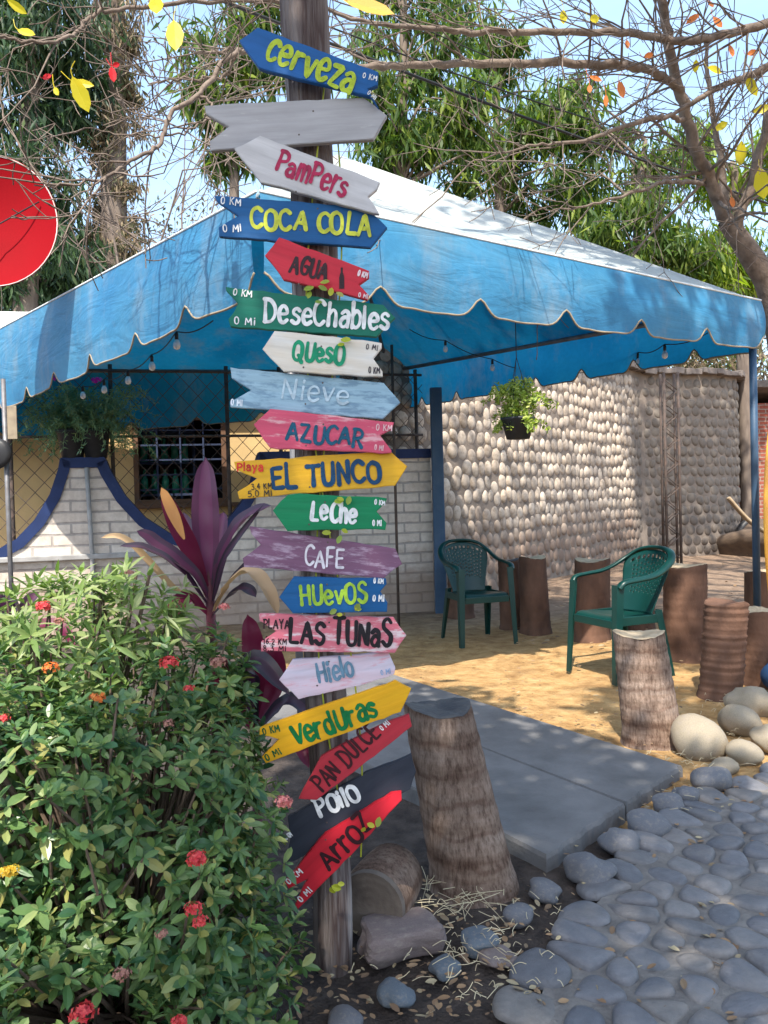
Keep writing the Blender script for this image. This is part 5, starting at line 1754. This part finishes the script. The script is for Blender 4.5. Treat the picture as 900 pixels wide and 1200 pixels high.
for q, wd, mt, rl in [
    (pp((245,705,2.32),(243,650,2.3),(241,590,2.3),(241,536,2.32)), .085, MT_corpink, .15),
    (pp((246,705,2.32),(228,655,2.28),(208,615,2.24),(190,574,2.22)), .06, MT_corred, .2),
    (pp((216,632,2.2),(204,604,2.2),(189,571,2.2)), .034, MT_coryel, .25),
    (pp((247,705,2.32),(225,670,2.25),(180,636,2.2),(160,622,2.18)), .062, MT_cor, -.4),
    (pp((245,712,2.32),(215,672,2.22),(175,645,2.12),(140,640,2.05)), .05, MT_cordark, -.5),
    (pp((246,715,2.32),(205,690,2.24),(150,634,2.1),(118,630,2.02)), .022, MT_cordry, .2),
    (pp((249,705,2.32),(262,650,2.28),(285,610,2.2),(318,592,2.14)), .07, MT_cor, .4),
    (pp((248,712,2.32),(258,668,2.26),(272,640,2.2),(310,590,2.14)), .024, MT_cordark, 0),
    (pp((249,712,2.32),(272,680,2.25),(300,655,2.2),(330,652,2.16)), .035, MT_cordark, .4),
    (pp((249,718,2.32),(262,690,2.2),(290,670,2.12),(312,690,2.06),(326,722,2.03)), .058, MT_cordry, .5),
    (pp((247,725,2.32),(268,700,2.22),(285,690,2.16),(300,700,2.12)), .05, MT_cordark, .3),
    (pp((246,722,2.32),(222,700,2.25),(205,715,2.18),(200,745,2.12)), .05, MT_corred, .2),
    (pp((247,712,2.32),(240,670,2.36),(222,630,2.42),(215,600,2.45)), .06, MT_cor, .1),
    (pp((247,712,2.32),(252,660,2.36),(258,620,2.42),(262,600,2.46)), .05, MT_corpink, .1)]:
    strap(cor, q, wd, mt, rl)
c2 = P(300, 900, 2.25)
cor2 = thing('cordyline_plant', 'low crimson cordyline leaves behind the pale lilac sign', 'plant', (c2.x, 2.25, 0))
mb = MB(); mb.tube([(0, 0, -.02), (0, 0, .42)], .014, 8); mb.build('stem', MT_corstem, cor2, smooth=True)
for q, wd, mt, rl in [
    (pp((300,850,2.25),(292,810,2.2),(300,775,2.16),(340,815,2.1)), .08, MT_cordark, .2),
    (pp((298,850,2.25),(300,800,2.25),(296,755,2.25),(290,720,2.25)), .07, MT_corred, 0),
    (pp((300,850,2.25),(318,815,2.3),(322,780,2.3),(312,745,2.3)), .075, MT_corred, .2),
    (pp((302,855,2.25),(325,830,2.25),(345,822,2.22),(372,850,2.2)), .06, MT_cordark, .3),
    (pp((300,860,2.25),(280,830,2.2),(262,800,2.15),(270,770,2.1)), .06, MT_corred, 0),
    (pp((300,860,2.25),(330,860,2.22),(350,872,2.2),(362,900,2.15)), .05, MT_corred, 0)]:
    strap(cor2, q, wd, mt, rl)
c3 = P(20, 790, 2.6)
cor3 = thing('cordyline_plant', 'plum coloured cordyline at the left edge behind the pale shrub', 'plant', (c3.x, 2.6, 0))
mb = MB(); mb.tube([(0, 0, -.02), (0, 0, .62)], .014, 8); mb.build('stem', MT_corstem, cor3, smooth=True)
for q, wd, mt, rl in [
    (pp((20,760,2.6),(12,725,2.5),(0,700,2.4),(-25,690,2.3)), .06, MT_cor, 0),
    (pp((20,760,2.6),(24,730,2.55),(34,705,2.5),(46,694,2.5)), .045, MT_cor, 0),
    (pp((20,760,2.6),(40,735,2.6),(70,735,2.6),(88,760,2.55)), .05, MT_corred, .2),
    (pp((20,760,2.6),(16,735,2.5),(14,712,2.5),(8,690,2.5)), .05, MT_cordark, .1)]:
    strap(cor3, q, wd, mt, rl)
# green strap leaves peeping in at the lower left
gl = thing('spider_plant', 'pale green grassy leaves at the lower left edge', 'plant', (-.78, 1.12, 0))
MT_grass = leafmat('grassy_leaf', [(.3, .4, .16), (.2, .32, .1)], .3, .4)
for q in [pp((-30,1170,1.15),(0,1150,1.12),(22,1135,1.1)), pp((-30,1150,1.15),(5,1120,1.12),(20,1104,1.1)), pp((-30,1190,1.1),(-5,1165,1.1),(18,1150,1.08))]:
    strap(gl, [(-.78, 1.12, .02)] + q, .012, MT_grass)

# ------------------------------------------------------------------ hanging basket and planter pots
MT_wisp = leafmat('wispy_leaf', [(.14, .25, .13), (.2, .32, .16), (.14, .25, .16), (.3, .4, .2)], .25, .5)
MT_lime = leafmat('lime_leaf', [(.3, .38, .05), (.42, .48, .1), (.2, .3, .05), (.5, .52, .16)], .35, .45)
MT_pot = M('black_pot', (.018, .02, .024), (.03, .032, .036), rough=.5, scale=10, bmp=.05)
hb = P(607, 503, 4.95)
hbk = thing('hanging_basket', 'black hanging pot of lime green foliage under the right side of the tent', 'hanging plant', hb)
mb = MB(); mb.lathe([(.001, -.085), (.10, -.085), (.14, .075), (.15, .08), (.15, .1), (.135, .1), (.13, .07), (.001, .06)], 24, cap=False); mb.build('pot', MT_pot, hbk, smooth=True)
mb = MB()
for a in (0, 2.1, 4.2):
    mb.tube([(.145 * math.cos(a), .145 * math.sin(a), .09), (0, 0, .62)], .003, 4)
mb.tube([(0, 0, .62), (0, 0, 1.05)], .004, 5)
mb.build('hanger', MT_black, hbk)
r = np.random.default_rng(4)
mb = MB(); pos, d, nn, LL = [], [], [], []
for k in range(46):
    a = r.uniform(0, 6.3); ln = r.uniform(.12, .36)
    e = np.array([math.cos(a) * ln * r.uniform(.6, 1.1), math.sin(a) * ln * .8, .12 + r.uniform(-.16, .24)])
    st = smooth_path([(.05 * math.cos(a), .05 * math.sin(a), .06), e * np.array([.6, .6, 1]) + [0, 0, .08], e], 5)
    mb.tube(st, .002, 4, False)
    for q in st[3:]:
        for _ in range(6):
            pos.append(q + r.normal(0, .012, 3)); d.append(unit(r.normal(0, 1, 3) + [0, 0, .1])); nn.append(unit(r.normal(0, .6, 3) + [0, -.4, 1])); LL.append(r.uniform(.025, .05))
LL = np.array(LL); leaves(mb, pos, d, nn, LL, LL * .5, 'oval'); mb.build('foliage', MT_lime, hbk)
hbk.scale = (.72, .72, .72)

def planter(px, py, y, label, w_, h_, n, spread, lens, mat, flowers, group, seed):
    c = P(px, py, y)
    t = thing('planter_pot', label, 'potted plant', c, 0, group)
    mb = MB(); mb.lathe([(.001, 0), (w_ * .75, 0), (w_, h_ - .04), (w_ + .012, h_ - .035), (w_ + .012, h_), (w_ - .01, h_), (w_ - .02, h_ - .05), (.001, h_ - .06)], 24, cap=False); mb.build('pot', MT_pot, t, smooth=True)
    r = np.random.default_rng(seed)
    mb = MB(); pos, d, nn, LL = [], [], [], []
    for k in range(n):
        a = r.uniform(0, 6.3); ln = r.uniform(*lens)
        e = np.array([math.cos(a) * ln * spread[0], math.sin(a) * ln * spread[0] * .7, h_ + r.uniform(spread[1], spread[2])])
        m_ = np.array([e[0] * .55, e[1] * .55, max(e[2], h_) + .06])
        st = smooth_path([(.04 * math.cos(a), .04 * math.sin(a), h_ - .04), m_, e], 6)
        mb.tube(st, .0016, 4, False)
        for q in st[2:]:
            for _ in range(5):
                pos.append(q + r.normal(0, .008, 3)); d.append(unit(r.normal(0, 1, 3))); nn.append(unit(r.normal(0, .7, 3) + [0, -.3, 1])); LL.append(r.uniform(.03, .075))
    LL = np.array(LL); leaves(mb, pos, d, nn, LL, LL * .2, 'diamond'); mb.build('foliage', mat, t)
    for a, b, yy in flowers:
        flower(a, b, yy, .034, 'magenta', t, 22)
    return t
PGp = 'black pots on the wall peak'
yw = 6.95
pz = WP(100, 538)[1]
def on_wall(px, dz=0):
    u = WP(px, 537)[0]
    p = W0 + wx * u - wn * .07
    return p
for px, lab, sd, fl, nn_ in [(84, 'black pot on the left of the wall peak with wispy plant and magenta blooms', 5, [(24, 464, 6.7), (60, 445, 6.7)], 95), (112, 'black pot on the right of the wall peak with drooping dark green plant', 6, [(113, 447, 6.7)], 110)]:
    p = on_wall(px)
    t = planter(0, 0, 5, lab, .13, .27, nn_, (1.15, -.28, .34), (.16, .56), MT_wisp, [], PGp, sd)
    t.location = (p.x, p.y, pz + .012)
    for a, b, yy in fl:
        f = flower(a, b, p.y - .4, .05, 'magenta', t, 30)
lt = on_wall(55)
# ------------------------------------------------------------------ trees
def branch_rec(mb, p, d, L, r0_, lev, rr, tips, kids=(2, 4), droop=0.0, wob=.25, minr=.0025):
    n_ = 5
    pts = [np.array(p, float)]
    dd = unit(np.array(d, float))
    for i in range(n_):
        dd = unit(dd + rr.normal(0, wob, 3) * .5 + np.array([0, 0, -droop * .2]))
        pts.append(pts[-1] + dd * L / n_)
    r1 = max(minr, r0_ * .5)
    mb.tube(pts, np.linspace(r0_, r1, n_ + 1), 6 if r0_ > .012 else 4, False)
    if lev == 0:
        tips.append((pts[-1], dd)); tips.append((pts[-3], dd))
        return
    for k in range(rr.integers(*kids)):
        i = rr.integers(2, n_ + 1)
        nd = unit(dd + rr.normal(0, .75, 3))
        branch_rec(mb, pts[i], nd, L * rr.uniform(.5, .75), max(minr, r0_ * rr.uniform(.4, .6)), lev - 1, rr, tips, kids, droop, wob, minr)
    tips.append((pts[-1], dd))

MT_bark = M('grey_bark', (.2, .16, .13), (.12, .095, .08), rough=.9, scale=9, stretch=(1, 1, .3), bmp=.7, bscale=30, spec=.15)
MT_bark2 = M('pale_brown_bark', (.21, .165, .135), (.12, .092, .075), rough=.9, scale=14, bmp=.6, bscale=50, spec=.15)
MT_euc = [leafmat('dark_drooping_leaf', [(.025, .055, .035), (.045, .085, .04), (.065, .115, .045), (.03, .07, .045), (.11, .15, .06)], .4, .45),
          leafmat('green_drooping_leaf', [(.025, .06, .02), (.07, .13, .03), (.13, .2, .035), (.035, .075, .025), (.24, .3, .045), (.05, .1, .03)], .5, .42),
          leafmat('yellow_green_leaf', [(.1, .17, .02), (.2, .28, .03), (.34, .4, .04), (.07, .12, .025)], .52, .42),
          leafmat('dry_vine_leaf', [(.22, .16, .1), (.3, .24, .15), (.16, .11, .07), (.12, .12, .06), (.09, .11, .05)], .25, .7, (1, .95, .7))]
def leafy_tree(name, label, base, trunk, tr, clumps, per, L, mat, seed, W=.18, droopiness=1.1, bark=None, csz=(.5, .9), extra=None):
    """trunk: world points; clumps: list of (centre, radii) ellipsoids that hold leaf clumps"""
    rr = np.random.default_rng(seed)
    t = thing(name, label, 'tree', base, 0, 'trees behind the tent and walls')
    b0 = np.array(base)
    mb = MB()
    path = smooth_path(trunk, 6)
    mb.tube(path - b0, sm_r(tr, len(path)), 10)
    lm_ = MB(); pos, d, nn, LL = [], [], [], []
    for (c, ra, n) in clumps:
        c, ra = np.array(c), np.array(ra)
        for k in range(n):
            q = c + unit(rr.normal(0, 1, 3)) * ra * rr.uniform(.15, 1) ** .5
            i = np.argmin(np.abs(path[:, 2] - (q[2] - rr.uniform(.2, 1.2))))
            mb.tube(smooth_path([path[i], (path[i] + q) / 2 + np.array([0, 0, .25]) + rr.normal(0, .12, 3), q], 4) - b0, np.linspace(.035, .008, 9), 4, False)
            cs = rr.uniform(*csz)
            m_ = int(per * rr.uniform(.6, 1.3))
            pq = q + rr.normal(0, 1, (m_, 3)) * np.array([.5, .5, .45]) * cs * .6
            dq = rr.normal(0, .55, (m_, 3)) + np.array([0, 0, -droopiness])
            pos.append(pq); d.append(dq); nn.append(rr.normal(0, 1, (m_, 3)) + np.array([0, -.3, .3])); LL.append(rr.uniform(.7, 1.25, m_) * L)
            for _ in range(3):
                e = q + rr.normal(0, 1, 3) * cs * .4 + np.array([0, 0, -.15])
                mb.tube(np.array([q, (q + e) / 2 + [0, 0, .06], e]) - b0, [.008, .005, .003], 3, False)
    mb.build('trunk', bark or MT_bark, t, smooth=True)
    pos, d, nn, LL = map(np.concatenate, (pos, d, nn, LL))
    leaves(lm_, pos - b0, d, nn, LL, LL * W, 'diamond', 0)
    lm_.build('crown', mat, t)
    return t
def tree_at(name, label, px, y, lean_px, top_py, tr, cl, per, L, mi, seed, **k):
    b = P(px, 700, y); b.z = 0
    trunk = [b, P(px + lean_px * .35, 420, y), P(px + lean_px * .7, 220, y), P(px + lean_px, top_py, y)]
    trunk[0] = Vector((b.x, y, -.1))
    clumps = [(tuple(P(a, b_, y + dy)), (rx * y / FPX, rx * y / FPX * .8, rz * y / FPX), n) for a, b_, dy, rx, rz, n in cl]
    return leafy_tree(name, label, (b.x, y, 0), [tuple(q) for q in trunk], tr, clumps, per, L, MT_euc[mi], seed, **k)
tree_at('drooping_tree', 'dense dark tree with drooping leaves at the top left corner', 20, 13.0, 20, -80, [.3, .22, .16, .06], [(15, 60, 0, 85, 120, 20), (70, 60, .5, 60, 90, 9), (25, 240, 0, 80, 110, 18), (60, 330, .5, 70, 50, 9)], 330, .27, 0, 101)
tree_at('vine_covered_tree', 'broad trunk hung with dry brown vines left of the open sky', 130, 14.0, 5, -60, [.26, .24, .22, .14], [(128, 120, 0, 34, 130, 17), (132, 270, 0, 36, 90, 14), (130, 30, 0, 45, 70, 8)], 200, .17, 3, 102, W=.22, csz=(.35, .6))
tree_at('drooping_tree', 'slim tree with sparse green leaves behind the top of the sign post', 285, 15.0, -15, -60, [.14, .12, .09, .04], [(255, 90, 0, 45, 70, 6), (300, 45, 0, 60, 60, 7), (268, 175, 0, 28, 35, 3)], 210, .36, 1, 103)
tree_at('drooping_tree', 'drooping green tree right behind the peak of the tent', 462, 14.0, 12, -60, [.17, .14, .1, .05], [(470, 50, 0, 80, 80, 10), (460, 160, 0, 60, 50, 8), (540, 150, .5, 70, 70, 9)], 280, .29, 1, 104)
tree_at('drooping_tree', 'full drooping tree above the middle of the white tent top', 600, 15.5, -22, 40, [.17, .13, .09, .03], [(600, 120, 0, 85, 80, 12), (650, 200, .3, 80, 60, 13), (560, 40, 0, 70, 60, 4)], 290, .29, 1, 105)
tree_at('drooping_tree', 'bright green drooping tree above the right slope of the tent', 735, 14.5, 22, 165, [.16, .12, .08, .03], [(730, 210, 0, 80, 70, 11), (760, 300, .2, 80, 55, 12), (700, 130, .5, 70, 50, 4)], 280, .28, 1, 106)
tree_at('drooping_tree', 'yellow green tree behind the tent corner at the right edge', 880, 15.5, -25, 190, [.16, .13, .09, .03], [(865, 190, 0, 70, 60, 8), (880, 300, 0, 60, 60, 11), (820, 330, 0, 60, 40, 9)], 260, .3, 2, 107)
# dry thicket behind the house and beyond the cobble wall
def thicket(label, px0, px1, py0, py1, y, n, mat, seed, L=.12, per=26):
    rr = np.random.default_rng(seed)
    b = P((px0 + px1) / 2, 600, y); b.z = 0
    t = thing('dry_thicket', label, 'shrub', b, 0, 'dry thickets in the background')
    mb, lm_ = MB(), MB(); pos, d, nn = [], [], []
    for k in range(n):
        a = rr.uniform(px0, px1)
        top = np.array(P(a + rr.normal(0, 10), rr.uniform(py0, py1), y + rr.uniform(-.6, .6)))
        bt = np.array([P(a, 600, y).x, y + rr.uniform(-.4, .4), 0.0])
        pth = smooth_path([bt, (bt + top) / 2 + rr.normal(0, .15, 3), top], 4)
        mb.tube(pth - np.array(b), np.linspace(.03, .006, len(pth)), 4, False)
        for q in pth[3:]:
            for _ in range(3):
                e = q + rr.normal(0, .35, 3) + [0, 0, .15]
                mb.tube(np.array([q, (q + e) / 2 + rr.normal(0, .05, 3), e]) - np.array(b), [.006, .005, .003], 3, False)
            pos.append(q + rr.normal(0, .3, (per, 3))); d.append(rr.normal(0, 1, (per, 3)) + [0, 0, -.4]); nn.append(rr.normal(0, 1, (per, 3)))
    mb.build('stems', MT_bark2, t)
    pos, d, nn = map(np.concatenate, (pos, d, nn))
    L_ = rr.uniform(.6, 1.3, len(pos)) * L
    leaves(lm_, pos - np.array(b), d, nn, L_, L_ * .4, 'diamond'); lm_.build('foliage', mat, t)
thicket('brown dry thicket above the white roof edge of the house', 30, 240, 230, 370, 17.0, 60, MT_euc[3], 201)
thicket('dry scrub with some green beyond the top of the cobble wall', 740, 900, 395, 460, 20.0, 46, MT_euc[3], 202, .16)
thicket('green undergrowth far behind the tent slope', 560, 880, 300, 420, 21.0, 50, MT_euc[1], 203, .25, 34)
# bare saplings against the sky on the left
rr = np.random.default_rng(55)
sp_ = P(180, 600, 10.5); sp_.z = 0
sap = thing('bare_sapling', 'thin leafless sapling against the blue sky left of the signs', 'tree', sp_, 0)
mb = MB(); tips = []
for px, py, lean in ((172, 300, 8), (205, 280, -6), (195, 300, 25), (150, 300, -5)):
    p = np.array(P(px, 420, 10.5)); p0_ = np.array([sp_.x, 10.5, 0.])
    mb.tube(smooth_path([p0_, (p0_ + p) / 2, p], 4) - np.array(sp_), np.linspace(.035, .02, 9), 5, False)
    d = np.array(P(px + lean, 120, 10.5)) - p
    branch_rec(mb, p - np.array(sp_), d, 2.4, .02, 3, rr, tips, (3, 5), 0, .18, .004)
mb.build('branches', MT_bark2, sap)

# the old bare tree on the right whose limbs cross the top of the picture
ob = P(930, 640, 6.6); ob.z = 0
old = thing('bare_spreading_tree', 'nearly leafless tree on the right whose long limbs cross the top of the photo', 'tree', ob, 0)
OB = np.array(ob)
rr = np.random.default_rng(77)
mb = MB(); tips = []
def limb(pts, rads, twigs=10, tl=.6, lev=2):
    path = smooth_path([tuple(P(*q)) for q in pts], 8)
    path[1:-1] += rr.normal(0, .006, (len(path) - 2, 3))
    rads = [q * .62 for q in rads]
    mb.tube(path - OB, sm_r(rads, len(path)), 9, False)
    for _ in range(twigs):
        i = rr.integers(2, len(path))
        i0 = max(0, i - 1)
        d = unit(path[i] - path[i0])
        nd = unit(d + rr.normal(0, .7, 3))
        branch_rec(mb, path[min(i, len(path) - 1)] - OB, nd, tl * rr.uniform(.5, 1.2), max(.005, sm_r(rads, len(path))[min(i, len(path) - 1)] * .32), lev, rr, tips, (2, 4), 0, .2)
# trunk
path = smooth_path([tuple(ob - Vector((0, 0, .1))), tuple(P(925, 480, 6.6)), tuple(P(905, 350, 6.5)), tuple(P(880, 300, 6.4)), tuple(P(850, 258, 6.3))], 6)
mb.tube(path - OB, sm_r([.15, .12, .1, .09, .065], len(path)), 12, False)
limb([(852, 262, 6.3), (835, 215, 6.2), (816, 175, 6.0), (795, 105, 5.8), (782, 40, 5.6), (772, -40, 5.4)], [.09, .08, .075, .062, .055, .045], 14, .8)
limb([(852, 262, 6.3), (846, 200, 6.4), (835, 130, 6.4), (826, 50, 6.4)], [.06, .045, .035, .02], 6)
limb([(862, 270, 6.3), (885, 200, 6.2), (905, 120, 6.1), (925, 20, 6.0)], [.07, .06, .05, .04], 4)
limb([(798, 105, 5.8), (760, 82, 5.5), (726, 77, 5.3), (614, 73, 5.0), (520, 76, 4.8), (440, 78, 4.6), (372, 84, 4.4), (300, 60, 4.3), (230, 62, 4.2)], [.05, .047, .045, .04, .036, .032, .026, .018, .01], 30, .75)
limb([(930, 10, 5.4), (898, 27, 5.3), (850, 40, 5.2), (798, 48, 5.1), (726, 38, 5.0), (608, 38, 4.8), (522, 36, 4.7), (440, 28, 4.6), (380, 10, 4.5)], [.05, .048, .044, .04, .036, .03, .026, .02, .012], 30, .7)
limb([(930, 60, 5.8), (900, 77, 5.8), (860, 95, 5.7), (818, 116, 5.6), (760, 150, 5.4)], [.045, .04, .035, .03, .01], 12, .6)
limb([(800, 140, 5.8), (770, 138, 5.4), (685, 164, 5.0), (620, 172, 4.8), (552, 190, 4.6)], [.03, .026, .018, .012, .005], 16, .6)
limb([(822, 215, 5.9), (790, 212, 5.5), (757, 220, 5.2), (695, 240, 4.9), (640, 246, 4.7)], [.028, .024, .018, .012, .004], 8, .45)
limb([(855, 262, 6.2), (880, 250, 5.8), (905, 252, 5.6)], [.03, .02, .012], 3, .4)
# left reaching branches
limb([(372, 84, 4.4), (330, 70, 4.2), (280, 58, 4.0), (233, 110, 3.8), (200, 133, 3.7), (187, 167, 3.6), (150, 190, 3.5), (110, 213, 3.4), (40, 217, 3.3)], [.024, .022, .02, .019, .017, .015, .013, .01, .005], 12, .4)
limb([(380, 10, 4.5), (300, 0, 4.2), (150, 10, 3.9), (105, 22, 3.8), (82, 42, 3.7), (50, 50, 3.6), (-10, 42, 3.5)], [.02, .018, .016, .014, .013, .012, .01], 10, .4)
limb([(280, 58, 4.0), (262, 90, 4.0), (215, 92, 3.9), (175, 95, 3.9), (160, 60, 3.8)], [.014, .012, .01, .006, .003], 6, .4)
limb([(233, 110, 3.8), (250, 130, 3.8), (215, 155, 3.7), (160, 158, 3.6), (100, 150, 3.5)], [.012, .01, .008, .006, .003], 6, .35)
mb.build('limbs', MT_bark2, old, smooth=True)
# its last leaves: parts of the tree
MT_ly = leafmat('yellow_leaf', [(.62, .52, .02), (.7, .6, .05)], .45, .45, (1, .95, .3))
MT_lo = leafmat('orange_leaf', [(.6, .14, .03), (.65, .22, .05), (.5, .08, .03)], .4, .5, (1, .7, .4))
MT_lr = leafmat('red_leaf', [(.6, .02, .03)], .35, .5, (1, .4, .4))
MT_lb = leafmat('tan_leaf', [(.65, .4, .08)], .4, .5, (1, .8, .4))
def tree_leaf(px, py, y, lpx, wpx, ang, mat, name='leaf'):
    c = P(px, py, y)
    s_ = y / FPX
    mb_ = MB()
    d = np.array([math.cos(ang), rng.normal(0, .2), math.sin(ang)])
    leaves(mb_, [np.array(c) - d * lpx * s_ / 2 - OB], [d], [[rng.normal(0, .3), -1, rng.normal(0, .3)]], [lpx * s_], [wpx * s_], 'oval')
    b_ = np.array(c) - d * lpx * s_ / 2 - OB
    mb_.tube(smooth_path([b_ + d * lpx * s_ * .1, b_ - d * .012 + [0, .004, .012], b_ - d * .02 + [rng.normal(0, .012), .01, .045]], 3), .0018, 4, False)
    return mb_.build(name, mat, old)
D = -math.pi / 2
for a in [(205, 42, 3.3, 44, 21, D + .1), (95, 112, 3.4, 40, 19, D + .35), (97, 98, 3.4, 26, 10, -.15), (31, 38, 3.3, 26, 10, -.4), (20, 8, 3.2, 26, 10, -.6), (183, 6, 3.3, 20, 18, D), (66, 107, 3.5, 12, 7, D + .5)]:
    tree_leaf(*a, MT_ly)
tree_leaf(432, 8, 3.0, 62, 22, -.25, MT_lb)
for a in [(132, 87, 3.6, 18, 9, D + .1), (136, 76, 3.6, 9, 6, .4), (55, 90, 3.7, 12, 7, .2)]:
    tree_leaf(*a, MT_lr)
for a in [(728, 105, 5.0, 22, 9, D + .2), (710, 118, 4.8, 14, 6, D), (698, 92, 4.8, 16, 6, -.4), (691, 104, 4.8, 10, 6, D), (812, 22, 5.2, 24, 9, .7), (841, 26, 5.2, 16, 8, -.9), (857, 60, 5.4, 20, 8, D), (882, 62, 5.4, 14, 9, .3), (735, 52, 5.0, 12, 6, D), (760, 65, 5.0, 12, 7, .3), (833, 5, 5.1, 12, 6, D + .4), (858, 237, 6.0, 14, 8, D)]:
    tree_leaf(*a, MT_lo)
for a in [(660, 20, 4.8, 16, 10, D), (697, 22, 4.8, 14, 10, .3), (838, 82, 5.4, 20, 12, -.2), (815, 78, 5.4, 14, 9, D), (880, 100, 5.8, 30, 13, -.9), (868, 180, 6.0, 28, 13, D), (893, 215, 6.0, 36, 18, D + .2), (845, 148, 5.9, 18, 9, .5), (893, 128, 5.9, 20, 12, .2)]:
    tree_leaf(*a, MT_ly)

# unseen trees, added with crowns shaped to shade the foreground and right side
MT_shade = leafmat('almond_leaf', [(.03, .08, .02), (.05, .11, .025), (.08, .15, .03)], .3, .45)
def shade_tree(label, base, fork, spots, per, L, seed, thick=.16):
    rr = np.random.default_rng(seed)
    t = thing('shade_tree', label, 'tree', base, 0)
    b0 = np.array(base, float)
    mb, lm_ = MB(), MB()
    fork = np.array(fork, float)
    mb.tube(smooth_path([b0 - [0, 0, .1], (b0 + fork) / 2 + rr.normal(0, .1, 3), fork], 6) - b0, sm_r([thick, thick * .75], 13), 10)
    pos, d, nn = [], [], []
    for (c, rx, m_) in spots:
        c = np.array(c, float)
        mb.tube(smooth_path([fork, (fork + c) / 2 + [0, 0, .3] + rr.normal(0, .15, 3), c], 6) - b0, np.linspace(thick * .35, .012, 13), 6, False)
        mm = int(m_ * per)
        off = rr.normal(0, 1, (mm, 3)); off /= np.linalg.norm(off, axis=1)[:, None]
        off *= (rr.uniform(0, 1, (mm, 1)) ** .4) * np.array([rx, rx, rx * .5])
        pos.append(c + off); d.append(rr.normal(0, 1, (mm, 3)) + [0, 0, -.3]); nn.append(rr.normal(0, .6, (mm, 3)) + [0, 0, 1])
    mb.build('trunk', MT_bark, t, smooth=True)
    pos, d, nn = map(np.concatenate, (pos, d, nn))
    Ls_ = rr.uniform(.7, 1.2, len(pos)) * L
    leaves(lm_, pos - b0, d, nn, Ls_, Ls_ * .5, 'diamond'); lm_.build('crown', MT_shade, t)
def over(x, y, z, h):
    """crown point at height h on the sun's ray through a scene point"""
    k = (h - z) / S.z
    return (x + S.x * k, y + S.y * k, h)
spots = []
# foreground shade: ground cells in front of the line from (.1,5.5) to (1.6,3.1)
for gx in np.arange(-1.6, 4.6, .48):
    for gy in np.arange(-.2, 5.4, .48):
        # sunny side of the line stays open
        lim = 5.35 - (gx - .1) * 1.5 if gx > .1 else 5.35 - (.1 - gx) * 2.6
        if gy > lim - .36:
            continue
        if gx < -.4 and gy > 1.55:
            continue
        if gx > 2.2 and gy > 2.2:
            continue
        spots.append((over(gx, gy, 0, 5.6 + .8 * math.sin(gx * 2.1 + gy)), .42, 1.0))
shade_tree('large unseen tree behind the camera, crown shaped to shade the foreground', (1.9, -3.4, 0), (1.2, -2.6, 3.6), spots, 190, .17, 301)
spots = []
for gx, gy in [(1.5, 4.1), (1.75, 4.0), (2.2, 6.2), (2.6, 5.6), (3.0, 5.0), (2.7, 4.7), (2.3, 5.2), (2.4, 7.2), (3.4, 6.4), (3.0, 7.4), (3.9, 7.6)]:
    spots.append((over(gx, gy, .4, 7.2 + rng.uniform(-.4, .4)), .5, .6))
for gx, gy, gz_ in [(4.6, 13.8, 2.2), (5.2, 14.2, 2.8), (5.0, 14.1, 1.4), (5.8, 14.4, 2.2), (6.3, 14.6, 2.9), (5.9, 14.5, 1.2), (6.5, 14.8, 1.8), (4.6, 12.5, 0), (5.6, 12, 0), (6.4, 11, 0), (2.4, 11.1, .5), (3.2, 12.1, .5), (1.6, 10.0, .4), (3.9, 13, .5), (1.6, 8.6, 0), (2.6, 9.6, 0), (3.5, 10.5, 0), (2.2, 8.2, 0), (3.4, 9.0, 0)]:
    spots.append((over(gx, gy, gz_, 10.2 + rng.uniform(-.5, .5)), .75, .75))
shade_tree('tall unseen tree on the right, crown shaped to shade stumps and wall', (5.6, 4.6, 0), (5.0, 4.4, 5.5), spots, 330, .2, 302, .22)
